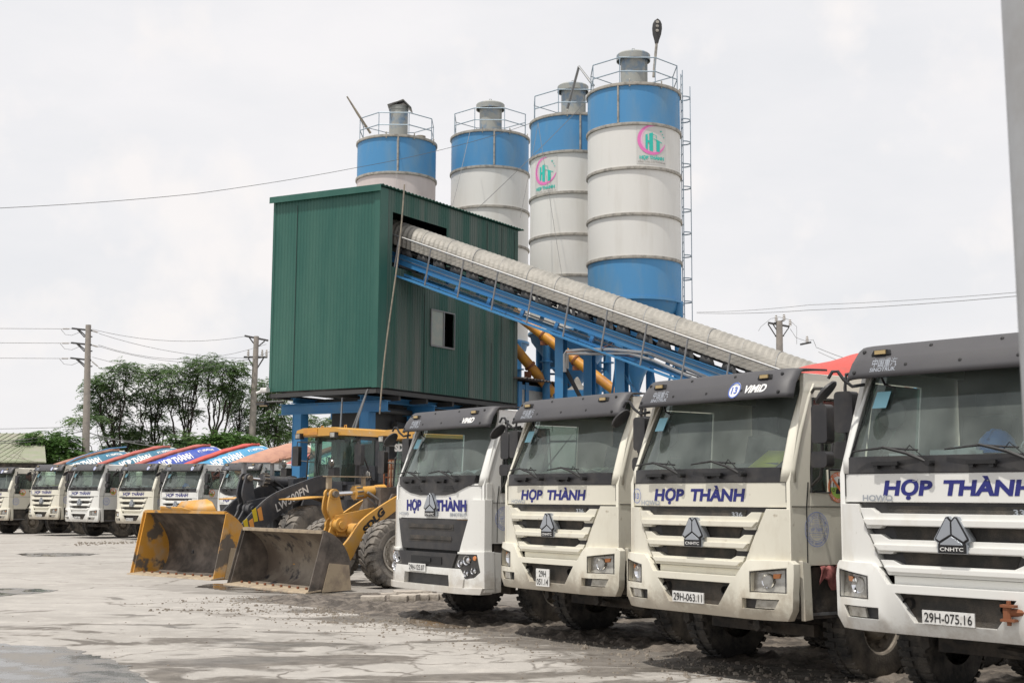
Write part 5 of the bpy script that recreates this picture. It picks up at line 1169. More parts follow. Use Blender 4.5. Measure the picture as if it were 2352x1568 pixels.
        def crescent(r0,r1,dx,dz,off,mt):
            g=MB(); n=40; vs=[]
            for i in range(n+1):
                a=R(75)+R(275)*i/n; k=math.sin(PI*i/n)**.7
                o=(r0*math.cos(a),r0*math.sin(a)); t=r1*k
                vs += [fn(off)(s*o[0],s*(o[1]+.12)), fn(off)(s*(r0-t)*math.cos(a),s*((r0-t)*math.sin(a)+.12))]
            g.add(vs,[(2*i,2*i+2,2*i+3,2*i+1) for i in range(n)]); g.build('logo_crescent',mt,lg,smooth=0,rec=False)
        crescent(.47,.16,0,0,.010,'logo_rose'); crescent(.475,.10,0,0,.014,'logo_pink')
        g=MB(); f=fn(.018)
        for poly in ([(-.22,-.16),(-.15,-.20),(-.15,.30),(-.22,.27)],[(-.10,-.22),(.02,-.25),(.02,.36),(-.10,.32)],[(-.15,.03),(-.10,.03),(-.10,.10),(-.15,.10)],[(.14,-.24),(.26,-.25),(.26,.10),(.14,.15)],[(.05,.17),(.35,.06),(.35,.035),(.05,.145)],[(.02,.31),(.15,.27),(.15,.17),(.135,.17),(.135,.26),(.02,.295)]): g.add([f(x*s,z*s) for x,z in poly],[tuple(range(len(poly)))])
        for (x,z,r) in ((.31,.42,.045),(.37,.33,.03),(.41,.24,.03)):
            g.add([f(s*(x+(r if k%2==0 else r*.42)*math.cos(PI/2+k*PI/5)),s*(z+(r if k%2==0 else r*.42)*math.sin(PI/2+k*PI/5))) for k in range(10)],[tuple(range(10))])
        text(g,'HỢP THÀNH',.82*s,.10*s,lambda x,z: f(x,z-.45*s),.045); g.build('logo_letters','logo_teal',lg,smooth=0,rec=False)
        g=MB(); text(g,'VỮNG CHẮC CHO TƯƠNG LAI',.92*s,.045*s,lambda x,z: f(x,z-.585*s),.015); g.build('slogan','ring',lg,smooth=0,rec=False)
    return root
s4=silo(1455,43.0,1.545,193,700,[285,386,492,590],'silo_white',285,590,'tallest silo at the right with caged ladder and large round logo',882,logo=(.30,330,1.04),ladder=True,rot=R(20))
s3=silo(1316,46.8,1.55,262,770,[348,442,538,632],'silo_white',348,None,'silo with narrow round logo partly hidden by the tallest silo',895,logo=(-.75,396,1.06),rot=R(5))
s2=silo(1126,51.0,1.54,300,790,[383,474,560,650],'silo_white',383,None,'silo with plain white shell and rusty outlined edge between tower and logo silo',890,rot=R(5))
s1=silo(912,49.6,1.515,312,760,[397,480,570],'silo_pink',397,None,'silo with bent rain hood standing furthest left behind the green tower',860,vent='pipe',rot=R(5))
def on(root,u,v,Y): return at(u,v,Y)-root.location
# street light on the tallest silo
a=at(1501,178,42.2); b=at(1508,100,42.1); sl=empty('street_lamp',a,0,'dark street lamp head on a short pole above the tallest silo','street lamp')
q=MB(); q.tube([Vector((0,0,0)),b-a],.045,8); q.build('pole','ring',sl)
q=MB(); P=[]; hh=at(1510,44,42.0)-a; tt=b-a; ax=(hh-tt); L_=ax.length
ax.normalize(); sd_=Vector((1,0,0)); up_=sd_.cross(ax)
prof=[(.0,.06),(.12,.08),(.35,.14),(.6,.165),(.8,.15),(.93,.10),(1.0,.02)]
vs=[]; n=16
for (t,r) in prof:
    for k in range(n): vs.append(tt+ax*(t*L_)+sd_*math.cos(2*PI*k/n)*r+up_*math.sin(2*PI*k/n)*.06)
q.add(vs,[(i*n+k,i*n+(k+1)%n,(i+1)*n+(k+1)%n,(i+1)*n+k) for i in range(len(prof)-1) for k in range(n)]); hd=q.build('lamp_head','dark_steel',sl)
q=MB()
for t in (.5,.68,.85): c=tt+ax*(t*L_)-Vector((0,.07,0)); q.lathe([(.055,0),(.05,.012),(.001,.016)],c,(0,-1,0),12)
q.build('led_lens','ring',hd)
# bent white pipe between the two right silos, bent pipe on left silo
q=MB(); q.tube([at(1303,250,45.6),at(1330,153,45.0),at(1363,197,44.0)],.05,7); tag(q.build('pipe','galv'),'inverted V shaped pale pipe between the two right silos','pipe')
q=MB(); q.tube([at(851,306,49),at(822,262,49),at(797,222,49)],[.05,.05,.03],6); tag(q.build('pipe','wood'),'rusty pole sticking out left from the furthest left silo top','pole')
wire([at(-300,487,30),at(0,478,34),at(450,445,38),at(820,385,44),at(1050,335,45),at(1228,280,45.6)],'long grey cable rising from the left edge to the silo tops',.011,.04)
for (a,b,l) in (((1080,300,49),(1040,470,44),'left'),((1236,282,45),(1195,500,44),'middle'),((1236,282,45),(1292,640,43),'right'),((1340,240,43.2),(1096,480,43),'long slanting')): wire([at(*a),at(*b)],'%s thin stay wire hanging in front of the silos'%l,.010,.05)
wire([at(912,320,48),at(911,470,46)],'plumb wire with a ring hanging on the furthest left silo',.01,0)

# ------------------------------------------------------------------ inclined belt conveyor
CD=Vector((math.sin(R(122.1)),math.cos(R(122.1)),0))
A0=at(955,530,39.6)    # a point near the ridge of the cover at the upper end
s_l=13.2
ridge0=at(925,512,39.8); ridge1=None
P1=ridge0+CD*13.4; 
# slope from the lower visible ridge
s_b=12.9; pb=ridge0+CD*s_b; zb1=at(1910,832,pb.y).z; slope=math.atan2(zb1-ridge0.z,s_b)
cv=empty('belt_conveyor',Vector((ridge0.x,ridge0.y,0)),math.atan2(CD.y,CD.x),'blue inclined belt conveyor with ribbed zinc cover','conveyor')
ZR=ridge0.z; tsl=math.tan(slope); LC=15.5
def cp(s,y,dz): return (s,y,ZR+s*tsl+dz)   # s along, y lateral (camera side negative?)
CS=-1 # camera side sign in local y
cR=.53; DEPTH=.0
# ribbed half-round cover
q=MB(); n=int(LC/.08); m_=40; vs=[]
for i in range(n+1):
    s=-.3+(LC+.3)*i/n; rr=cR+(.016 if i%2 else 0)
    for j in range(m_+1):
        a=-.12*PI+1.24*PI*j/m_; rr=cR+(.026 if i%2 else 0)+(.006 if (j//1)%2 and i%2==0 else 0); y=-rr*math.cos(a); z=rr*math.sin(a)-cR
        if a<0: y=-rr; z=-cR+rr*a*1.0
        if a>PI: y=rr; z=-cR-rr*(a-PI)*1.0
        vs.append(cp(s,y,z))
q.add(vs,[(i*(m_+1)+j,i*(m_+1)+j+1,(i+1)*(m_+1)+j+1,(i+1)*(m_+1)+j) for i in range(n) for j in range(m_)])
cover=q.build('cover','cover',cv,smooth=0,rec=False,thick=.008)
q=MB()
for k in range(17):
    s=.2+k*.92; q.tube([cp(s,-(cR+.022)*math.cos(PI*j/14),(cR+.022)*math.sin(PI*j/14)-cR) for j in range(15)],.012,4)
q.build('cover_band','galv',cover)
# belt, idlers
z0=-cR-.20
q=MB(); q.add([cp(-.2,-.42,z0+.0),cp(-.2,-.2,z0-.08),cp(-.2,.2,z0-.08),cp(-.2,.42,z0),cp(LC,-.42,z0),cp(LC,-.2,z0-.08),cp(LC,.2,z0-.08),cp(LC,.42,z0)],[(0,1,5,4),(1,2,6,5),(2,3,7,6)]); q.add([cp(-.2,-.36,z0-.50),cp(-.2,.36,z0-.50),cp(LC,.36,z0-.50),cp(LC,-.36,z0-.50)],[(0,1,2,3)]); q.build('belt','belt',cv,thick=.015)
for k in range(13):
    q=MB(); s=.4+k*1.18
    for sd2 in (-1,1):
        q.add([cp(s-.03,sd2*.50,-cR-.02),cp(s+.03,sd2*.50,-cR-.02),cp(s+.09,sd2*.52,z0-.22),cp(s-.03,sd2*.52,z0-.22)],[(0,1,2,3)])
    q.tube([cp(s,-.5,z0-.14),cp(s,-.2,z0-.20),cp(s,.2,z0-.20),cp(s,.5,z0-.14)],.05,5); q.build('idler','dark_steel',cv)
for k in range(24):
    s=.3+k*.61; q=MB(); q.add([cp(s,-.5,z0-.25),cp(s+.46,-.5,z0-.25),cp(s+.38,-.5,z0+.0),cp(s+.09,-.5,z0+.0)],[(0,1,2,3)]); q.build('idler_bracket','dark_steel',cv,thick=.03)
# side girders: top channel and lower chord, posts
for sd2,nm in ((-1,'girder'),(1,'girder')):
    q=MB(); y=sd2*.55
    def bar(mb,s0,s1,d0,d1,y0,y1):
        mb.add([cp(s0,y0,d0),cp(s0,y1,d0),cp(s0,y1,d1),cp(s0,y0,d1),cp(s1,y0,d0),cp(s1,y1,d0),cp(s1,y1,d1),cp(s1,y0,d1)],[(0,1,2,3),(7,6,5,4),(0,4,5,1),(1,5,6,2),(2,6,7,3),(3,7,4,0)])
    bar(q,-.25,LC,z0-.26,z0-.24,y-.05,y+.05); bar(q,-.25,LC,z0-.56,z0-.54,y-.05,y+.05); bar(q,-.25,LC,z0-.54,z0-.26,y-.006,y+.006)
    bar(q,-.25,LC,z0-.86,z0-.78,y-.05,y+.05)
    for k in range(14):
        s=.2+k*1.12; q.add([cp(s,y-.04,z0-.57),cp(s+.1,y-.04,z0-.57),cp(s+.02,y-.04,z0-.77),cp(s-.08,y-.04,z0-.77),cp(s,y+.03,z0-.57),cp(s+.1,y+.03,z0-.57),cp(s+.02,y+.03,z0-.77),cp(s-.08,y+.03,z0-.77)],[(0,1,2,3),(7,6,5,4),(0,4,5,1),(1,5,6,2),(2,6,7,3),(3,7,4,0)])
    q.build('girder','blue',cv)
q=MB(); bar(q,-.2,LC,z0-.385,z0-.37,-.585,-.56); bar(q,-.2,LC,z0-.70,z0-.66,-.2,-.1); q.build('cable_tray','galv',cv)
# walkway rail on the camera side
# camera side is local y<0 or >0 depending on orientation
YW=-.98
q=MB(); bar(q,0.1,LC,z0-.93,z0-.885,-1.05,-.60); q.build('walkway','blue',cv)
q=MB(); q.tube([cp(-.1,YW,z0+.30),cp(LC,YW,z0+.30)],.028,6); q.build('handrail','galv',cv)
for k in range(13):
    s=.62+1.17*k+(.0 if k<3 else .0)
    q=MB(); q.tube([cp(s,YW,z0+.30),cp(s-.22,YW,z0-.93)],.026,6); q.build('rail_post','galv',cv)
q=MB(); q.tube([cp(.12,YW,ZR*0+cR*.0-.05),cp(.12,YW,z0-.9)],.03,6); q.build('prop','galv',cv)
# supports
def support(s,y):
    b=MB(); z=ZR+s*tsl+z0-.89
    b.box(s-.13,s+.13,y-.13,y-.115,0,z); b.box(s-.13,s+.13,y+.115,y+.13,0,z); b.box(s-.008,s+.008,y-.115,y+.115,0,z); b.box(s-.13,s-.115,y-.115,y+.115,0,z); b.build('support_leg','blue',cv)
def s_at(u,y):  # solve s for which local (s,y) projects to column u
    best=None
    for i in range(1600):
        s=i*.01; p=Vector((ridge0.x,ridge0.y,0))+CD*s+Vector((-CD.y,CD.x,0))*y; uu=CX+F_PX*p.x/(p.y*math.cos(PITCH)+0*math.sin(PITCH))
        if best is None or abs(uu-u)<best[0]: best=(abs(uu-u),s)
    return best[1]
sA=s_at(1291,-.5); support(sA,-.5); support(s_at(1357,.5)-.0,.5)
q=MB(); q.tube([(sA,-.5,ZR+sA*tsl+z0-1.6),(sA+1.25,.5,2.6)],.06,5); q.tube([(sA,-.5,2.5),(sA+.6,.5,2.5)],.06,4); q.build('support_brace','dark_steel',cv)
sB=s_at(1429,-.55); support(sB,-.45)
q=MB(); q.tube([(sB,-.45,ZR+sB*tsl+z0-1.3),(sB+1.6,-.45,3.1)],.04,4); q.tube([(sB+.0,-.45,2.9),(sB+2.0,-.45,ZR+(sB+2)*tsl+z0-1.0)],.04,4); q.build('support_brace','blue',cv)
# yellow screw conveyors
q=MB(); a=at(1160,702,44.6); b=at(1436,915,42.6); q.cyl(a,b,.165,n=16); sc_=q.build('screw_conveyor','screw'); tag(sc_,'long yellow screw conveyor tube rising from the tallest silo outlet','screw conveyor','yellow screw conveyors')
q=MB()
for t in (.33,.60): 
    c=a.lerp(b,t); d=(b-a).normalized(); q.cyl(c-d*.03,c+d*.03,.2,n=12); q.box(c.x-.1,c.x+.15,c.y-.1,c.y+.1,c.z-.33,c.z-.2)
q.build('flange','rust',sc_)
q=MB(); a=at(1150,760,45.2); b=at(1272,905,45.8); q.cyl(a,b,.175,n=16); sc_=q.build('screw_conveyor','screw'); tag(sc_,'shorter yellow screw conveyor tube beside the green tower edge','screw conveyor','yellow screw conveyors')
q=MB(); c=a.lerp(b,.55); d=(b-a).normalized(); q.cyl(c-d*.04,c+d*.04,.215,n=12); q.box(c.x-.2,c.x+.05,c.y-.1,c.y+.1,c.z-.4,c.z-.2); q.build('flange','rust',sc_)
# bent white pipes under the conveyor
q=MB(); q.tube([at(1297,854,35.5),at(1297,814,35.5),at(1301,807,35.5),at(1340,803,35.3),at(1400,803,35),at(1490,811,34.6),at(1560,840,34.2),at(1650,878,33.6)],.05,7)
q.tube([at(1303,846,35.5),at(1304,812,35.4),at(1360,812,35.2),at(1445,812,34.8),at(1500,828,34.5),at(1600,872,33.8)],.045,7); tag(q.build('pipe','galv'),'pair of bent pale pipes in front of the blue support under the conveyor','pipe')
q=MB(); q.tube([at(1362,805,35.6),at(1400,792,35.4),at(1440,760,35.3),at(1470,724,35.2)],.014,4); q.tube([at(1300,808,35.4),at(1360,812,35.2),at(1475,820,34.8)],.016,4); tag(q.build('cable','rust'),'rusty cable hanging from the conveyor handrail over the pale pipes','cable')
# pile of sand in a small feeder
p=at(1327,905,39.5); fd=empty('feed_bin',(p.x,p.y,0),0,'small feed bin with a cone of grey sand beneath the conveyor','bin')
q=MB(); q.prism([(-.40,p.z+.1),(.40,p.z+.1),(.18,p.z-.5),(-.18,p.z-.5)],-.4,.4,'y'); 
for sx in (-.38,.38): q.box(sx-.04,sx+.04,-.04,.04,0,p.z)
q.build('bin','blue',fd)
q=MB(); n=20; q.lathe([(.38,p.z+.1),(.26,p.z+.16),(.14,p.z+.30),(.09,p.z+.45),(.03,p.z+.52),(.001,p.z+.53)],(0,0,0),(0,0,1),n); q.build('sand_heap','sand',fd,fn=lambda v: v+Vector((noise.noise(v*4)*.06,0,noise.noise(v*5)*.04)))
# small white control cabin behind the near trucks
p=at(1190,880,45.0); zr=at(1200,872,44.5).z
cbn=empty('control_cabin',(p.x-.2,p.y,0),TROT,'small white cabin with rusty corrugated roof and blue corner post','cabin')
q=MB(); q.box(-.3,5.5,-.4,3,0,zr-.12); q.build('wall','wall',cbn)
q=MB(); n=30
for i in range(n):
    a=-.6+6.4*i/n; b=-.6+6.4*(i+.5)/n; c=-.6+6.4*(i+1)/n; q.add([(a,-.9,zr),(b,-.9,zr+.05),(c,-.9,zr),(a,3.3,zr+.25),(b,3.3,zr+.3),(c,3.3,zr+.25)],[(0,1,4,3),(1,2,5,4)])
q.build('roof','brown_roof',cbn,smooth=0,rec=False,thick=.015)
q=MB(); q.box(-.32,-.1,-.46,-.41,0,zr-.05); q.box(.15,.35,-.46,-.41,0,zr-.05); q.box(-.3,5.5,-.44,-.405,zr-.3,zr-.14); q.build('corner_post','blue',cbn)
q=MB(); q.box(2.6,3.3,-.42,-.402,2.0,2.7); q.build('window','rubber_trim',cbn)
# farm shed at the far left
Ys=72; a=at(85,1062,Ys); z1=a.z; sh=empty('open_shed',(a.x,Ys,0),0,'low shed with weathered green sheet roof at the left edge','shed')
q=MB(); ap_=at(0,1004,Ys+4); n=60
def shp(t,y): # roof slope: t 0 eave .. 1 ridge
    return None
lx=-14
rp=[(.6,z1),( -3.0,at(8,1012,Ys).z)]
q.add([(.5,0,z1),(-2.2,7,at(0,1003,Ys+7).z+.2),(-16,7,at(0,1003,Ys+7).z+.2),(-16,0,z1)],[(0,1,2,3)])
q.build('roof','roof_sheet',sh,smooth=0,rec=False,thick=.05)
q=MB()
for i in range(40): x=.4-.4*i; q.tube([(x,-.01,z1+.03),(min(x,-2.2+0*x) if x>-2.2 else x,7 if x<=-2.2 else 7*( .5-x)/2.7,(at(0,1003,Ys+7).z+.25) if x<=-2.2 else z1+.03+(at(0,1003,Ys+7).z+.2-z1)*((.5-x)/2.7))],.03,4)
q.build('roof_rib','roof_sheet',sh)
q=MB(); 
for x in (0,-4,-8,-12): q.box(x-.1,x+.1,.1,.3,0,z1)
q.box(-16,.2,6.5,6.6,0,z1+.3); q.box(-16,.2,.2,.3,z1-.35,z1-.05); q.build('frame','chassis',sh)
# near grey post at the right edge
pp=at(2328,784,3.2); q=MB(); q.cyl((pp.x+.165,pp.y,0),(pp.x+.097,pp.y,5.2),.115,n=40); tag(q.build('steel_post','post'),'blurred grey galvanised post at the right edge of the yard','post')
# blue pipe arch over the far drums
q=MB(); q.tube([at(152,1064,62),at(175,1052,62),at(210,1040,63),at(250,1030,64),at(290,1026,66)],.03,6); tag(q.build('hose','silo_blue'),'blue hose arching up behind the first far truck drum','hose')
# IBC tank rack behind loaders
p=gnd(1000,1200); Yt=31.5; a=at(962,1060,Yt); bt=at(996,1156,Yt); it=empty('tank_rack',(a.x,Yt,0),R(-30),'dusty plastic tank in a rusty wire cage between the two loader cabs','tank')
q=MB(); h0=bt.z; h1=at(962,1057,Yt).z; rbox(q,-.55,.55,-.5,.5,h0,h1,.08,3,'z'); q.build('tank','ibc',it)
q=MB()
for k in range(6): z=h0+(h1-h0)*k/5; q.tube([(-.6,-.55,z),(.6,-.55,z),(.6,.55,z),(-.6,.55,z)],.02,4,True)
for k in range(7): x=-.6+.2*k; q.tube([(x,-.57,h0),(x,-.57,h1)],.02,4); q.tube([(-.62,x*.9,h0),(-.62,x*.9,h1)],.02,4)
for sx in (-.55,.55):
    for sy in (-.5,.5): q.box(sx-.04,sx+.04,sy-.04,sy+.04,0,h0)
q.build('cage','rust',it)

# ------------------------------------------------------------------ wheel loaders
def ltyre(root,x,y,r,w,rim,side,lean=0):
    t=MB(); t.lathe([(rim,-w/2+.04),(r*.74,-w/2),(r*.90,-w/2+.015),(r*.95,-w/2+.05),(r*.955,0),(r*.95,w/2-.05),(r*.90,w/2-.015),(r*.74,w/2),(rim,w/2-.04)],(x,y,r),(1,0,0),48,ref=(0,0,1))
    n=24
    for i in range(n):
        for s in (-1,1):
            a=2*PI*(i+(.5 if s>0 else 0))/n; 
            def P(xx,aa,rr): return (x+xx,y-math.sin(aa)*rr,r+math.cos(aa)*rr)
            g=.085; sh=.16
            # chevron lug: from the shoulder down the side to beyond the centre line
            pts=[(s*w*.50,a-sh*.2,r*.83),(s*w*.47,a-sh*.15,r*.965),(s*w*.25,a+sh*.0,r),(s*w*.02,a+sh*.9,r)]
            vs=[]
            for (xx,aa,rr) in pts: vs += [P(xx,aa-g,rr),P(xx,aa+g,rr),P(xx*.96,aa+g*1.15,rr-r*.07),P(xx*.96,aa-g*1.15,rr-r*.07)]
            fs=[]
            for k in range(3):
                b=4*k
                for j in range(4): fs.append((b+j,b+(j+1)%4,b+4+(j+1)%4,b+4+j))
            fs += [(0,1,2,3),(15,14,13,12)]
            t.add(vs,fs)
    ty=t.build('wheel','ltyre',root,smooth=25)
    q=MB(); o=side; q.lathe([(rim*1.06,o*(w*.5-.02)),(rim*1.02,o*(w*.5-.01)),(rim*.95,o*w*.45),(rim*.9,o*w*.28),(rim*.62,o*w*.25),(rim*.58,o*w*.40),(rim*.42,o*w*.46),(rim*.15,o*w*.47),(.001,o*w*.47)],(x,y,r),(1,0,0),32,ref=(0,0,1))
    for k in range(12):
        a=2*PI*k/12; c=Vector((x+o*w*.27,y+math.cos(a)*rim*.76,r+math.sin(a)*rim*.76)); q.cyl(c,c+Vector((o*.04,0,0)),.02,n=6)
    q.build('rim','wheel_rim_pale',ty)
M['wheel_rim_pale']=mat('dusty_pale_rim',C4(.42,.39,.34),.7,col2=C4(.25,.22,.18),scale=6,bevel=.004)
M['bucket_mix']=mat('yellow_bucket_paint',C4(.56,.28,.045),.5,col2=C4(.46,.33,.20),scale=2.2,lo=.48,hi=.68,bevel=.006,col3=C4(.13,.11,.09),s3=1.5,lo3=.53,hi3=.58)
def arm_plates(mb,up,lo,x,t=.05):
    """curved arm plate between an upper and a lower polyline in (y,z)"""
    n=len(up); vs=[]
    for xx in (x-t/2,x+t/2):
        for k in range(n): vs += [(xx,up[k][0],up[k][1]),(xx,lo[k][0],lo[k][1])]
    N2=2*n; fs=[]
    for k in range(n-1):
        a=2*k; fs += [(a,a+2,a+3,a+1),(N2+a,N2+a+1,N2+a+3,N2+a+2),(a,N2+a,N2+a+2,a+2),(a+1,a+3,N2+a+3,N2+a+1)]
    fs += [(0,1,N2+1,N2),(N2-2,2*N2-2,2*N2-1,N2-1)]
    mb.add(vs,fs)
def densify(pl,k=5):
    out=[]; n=len(pl)
    for i in range(n-1):
        p0=pl[max(0,i-1)];p1=pl[i];p2=pl[i+1];p3=pl[min(n-1,i+2)]
        for j in range(k):
            t=j/k; out.append(tuple(.5*(2*p1[a]+(p2[a]-p0[a])*t+(2*p0[a]-5*p1[a]+4*p2[a]-p3[a])*t*t+(3*p1[a]-p0[a]-3*p2[a]+p3[a])*t**3) for a in (0,1)))
    out.append(pl[-1]); return out
def loader(loc_,yaw,P,label):
    root=empty('wheel_loader',loc_,yaw2rot(yaw),label,'wheel loader','wheel loaders with lowered buckets')
    W=P['bw']/2; prof=densify(P['prof'],4); pt=P['arm_mat']
    # bucket shell
    q=MB(); n=len(prof)
    dy=lambda k: (prof[min(k+1,n-1)][0]-prof[max(k-1,0)][0],prof[min(k+1,n-1)][1]-prof[max(k-1,0)][1])
    vs=[]
    for k,(y,z) in enumerate(prof):
        d=dy(k); l=math.hypot(*d); nx,nz_=d[1]/l*.035,-d[0]/l*.035
        vs += [(-W,y,z),(W,y,z),(W,y+nx,z+nz_),(-W,y+nx,z+nz_)]
    fs=[(0,1,2,3),(4*n-1,4*n-2,4*n-3,4*n-4)]
    for k in range(n-1):
        a=4*k
        for j in range(4): fs.append((a+j,a+(j+1)%4,a+4+(j+1)%4,a+4+j))
    q.add(vs,fs); bk=q.build('bucket',P['bmat_in'],root,smooth=30)
    front=[(prof[0][0]-.02,prof[0][1]-.01),(prof[-1][0]-.03,prof[-1][1])]
    for s in (-1,1):
        q=MB(); poly=[(y+.02,z-.02 if i<4 else z) for i,(y,z) in enumerate(prof)]; q.prism(poly,s*W,s*(W+.035),'x'); sp=q.build('side_plate',P['bmat_side'],bk,smooth=0)
        q=MB(); a=prof[0];b=prof[-1]; q.prism([(a[0]-.03,a[1]-.02),(a[0]+.16,a[1]-.01),(b[0]+.10,b[1]-.08),(b[0]-.03,b[1]+.0)],s*(W+.036) if s>0 else s*(W+.036)-.02,s*(W+.036)+.02 if s>0 else s*(W+.036),'x'); q.build('side_cutter',P['bmat_side'],bk,smooth=0)
        q=MB(); q.prism([(a[0]+.25,a[1]-.02),(.62*P['prof'][2][0]+.35,a[1]-.0),(P['prof'][3][0]-.02,P['prof'][3][1]-.04),(a[0]+.38,P['prof'][3][1]-.0)],s*(W+.036) if s>0 else s*(W+.036)-.02,s*(W+.036)+.02 if s>0 else s*(W+.036),'x'); q.build('wear_plate','edge',bk,smooth=0)
    q=MB(); q.prism([(-.10,.0),(.22,.03),(.22,.055),(-.08,.025)],-W-.07,W+.07,'x'); ce=q.build('cutting_edge','edge',bk)
    q=MB()
    for k in range(9): x=-W+.25+(2*W-.5)*k/8; q.cyl((x,.12,.05),(x,.12,.085),.025,n=6)
    q.build('bolts','rust',ce)
    b=prof[-1]; q=MB(); q.prism([(b[0]-.04,b[1]-.03),(b[0]+.03,b[1]-.03),(b[0]+.03,b[1]+.025),(b[0]-.04,b[1]+.025)],-W,W,'x'); q.build('lip',P['lip'],bk)
    if P.get('guard'):
        q=MB(); g=P['guard']; q.add([(-.62*W,b[0],b[1]),(.30*W,b[0],b[1]),(.02*W,b[0]-.10,b[1]+g*.35),(-.50*W,b[0]-.12,b[1]+g*.40)],[(0,1,2,3)]); q.build('spill_guard',P['bmat_side'],bk,thick=.02)
        q=MB(); q.add([(-.35*W,b[0]+.1,b[1]+.05),(.70*W,b[0]+.1,b[1]),(.50*W,b[0]+.16,b[1]+g*.8),(.36*W,b[0]+.18,b[1]+g),(-.25*W,b[0]+.16,b[1]+g*.8)],[(0,1,2,3,4)]); q.build('spill_guard',P['bmat_side'],bk,thick=.02)
    # arms
    ax=P['ax']
    for s in (-1,1):
        q=MB(); arm_plates(q,densify(P['up']),densify(P['lo']),s*ax,.06); ar=q.build('lift_arm',pt,root,smooth=20)
        if P.get('edge'):
            q=MB(); up=densify(P['up']); q.tube([(s*ax,y,z+.004) for y,z in up],.028,4); q.build('arm_edge',pt,ar)
        if P.get('txt'):
            q=MB(); t,wd,h,cy,cz,ang,mt=P['txt']; ca,sa=math.cos(ang),math.sin(ang); f=lambda x,z,s=s: (s*(ax+.034),cy+(s*x*ca-z*sa*s)*1.0 if s>0 else cy-(x*ca-z*sa),cz+x*sa*1+z*ca) 
            if s>0: text(q,t,wd,h,lambda x,z: (ax+.034,cy+x*ca-z*sa,cz+x*sa+z*ca),P.get('tb',.04),.1); q.build('lettering',mt,ar)
    if P.get('marks'):
        q=MB(); 
        for i,(y,z) in enumerate(P['marks']):
            q=MB(); q.prism([(y,z),(y+.10,z+.02),(y+.03,z+.30),(y-.07,z+.24)],ax+.031,ax+.035,'x'); q.build('hazard_mark','hz%d'%(i%2),root)
    q=MB(); (y,z)=P['pivot']; q.cyl((-ax,y+.25,z-.1),(ax,y+.25,z-.1),.13,n=16); q.cyl((-ax-.05,P['prof'][3][0]+.08,.30),(ax+.05,P['prof'][3][0]+.08,.30),.06,n=10); q.build('cross_tube',pt,root)
    # tilt lever
    t0=P['ltop']; pv=P['pivot']; lb=P['lbot']
    for s in (-.07,.11):
        q=MB(); pts=densify([t0,((t0[0]+pv[0])/2-.02,(t0[1]+pv[1])/2),pv,lb],4); nn=len(pts); wd=[.085+.075*math.sin(PI*min(1,i/(nn-1)*1.2)) for i in range(nn)]
        up=[(p[0]-w_,p[1]) for p,w_ in zip(pts,wd)]; lo=[(p[0]+w_,p[1]) for p,w_ in zip(pts,wd)]; arm_plates(q,up,lo,s,.045); q.cyl((s-.03,t0[0],t0[1]),(s+.03,t0[0],t0[1]),.10,n=16); q.cyl((s-.03,pv[0],pv[1]),(s+.03,pv[0],pv[1]),.15,n=18); q.build('tilt_lever',pt,root,smooth=25)
    q=MB(); q.prism([(pv[0]-.10,pv[1]+.17),(pv[0]+.75,pv[1]+.32),(pv[0]+.85,pv[1]-.02),(pv[0]+.4,pv[1]-.25),(pv[0]-.05,pv[1]-.18)],.17,.21,'x'); q.cyl((.13,pv[0],pv[1]),(.27,pv[0],pv[1]),.13,n=18); q.cyl((.2,pv[0],pv[1]),(.30,pv[0],pv[1]),.07,n=14); q.build('lever_bracket',pt,root)
    q=MB(); q.cyl((-.16,t0[0],t0[1]),(.20,t0[0],t0[1]),.06,n=12); q.build('pin','rim',root)
    ce_=P['cyl_end']; a=Vector((.02,t0[0],t0[1])); b2=Vector((.02,ce_[0],ce_[1])); d=(b2-a).normalized(); s0=a+d*.12; s1=a+d*P.get('rod',.38)
    q=MB(); q.cyl(s0,s1,.045,n=14); q.build('piston_rod','chrome',root)
    q=MB(); q.cyl(s1,s1+d*.12,.13,n=18); q.cyl(s1+d*.12,b2,.115,n=20); q.cyl(b2-d*.02,b2+d*.16,.13,n=12); cy=q.build('tilt_cylinder',pt,root)
    q=MB()
    for k in range(10):
        a_=2*PI*k/10; o=d.orthogonal().normalized(); o2=d.cross(o); c=s1+(o*math.cos(a_)+o2*math.sin(a_))*.14; q.cyl(c,c+d*.13,.018,n=6)
    q.build('gland','rim',cy)
    q=MB(); c0=s1+d*.2-Vector((-.16,0,0)); q.tube([c0,c0+Vector((.05,.35,-.22)),c0+Vector((.06,.75,-.30)),c0+Vector((.05,1.15,-.14)),c0+Vector((0,1.5,.02))],.032,6); q.tube([c0+Vector((-.05,.02,-.1)),c0+Vector((0,.3,-.32)),c0+Vector((0,.7,-.36))],.028,6); q.build('hydraulic_hose','rubber_trim' if pt=='grey_arm' else 'galv',root)
    q=MB(); z=t0[1]+.22; q.box(-.10,.06,t0[0]-.12,t0[0]+P.get('sight',1.0),z+.10,z+.12); q.box(-.05,.03,t0[0]-.08,t0[0]-.0,z-.12,z+.10); q.box(-.05,.03,t0[0]+.7,t0[0]+.75,z-.15,z+.10); q.build('level_indicator','galv' if pt=='grey_arm' else 'edge',root)
    # wheels
    for s in (-1,1):
        ltyre(root,s*P['tx'],P['ty'],P['tr'],P['tw'],P['rim'],s); ltyre(root,s*P['tx'],P['ty']+P['wb'],P['tr'],P['tw'],P['rim'],s)
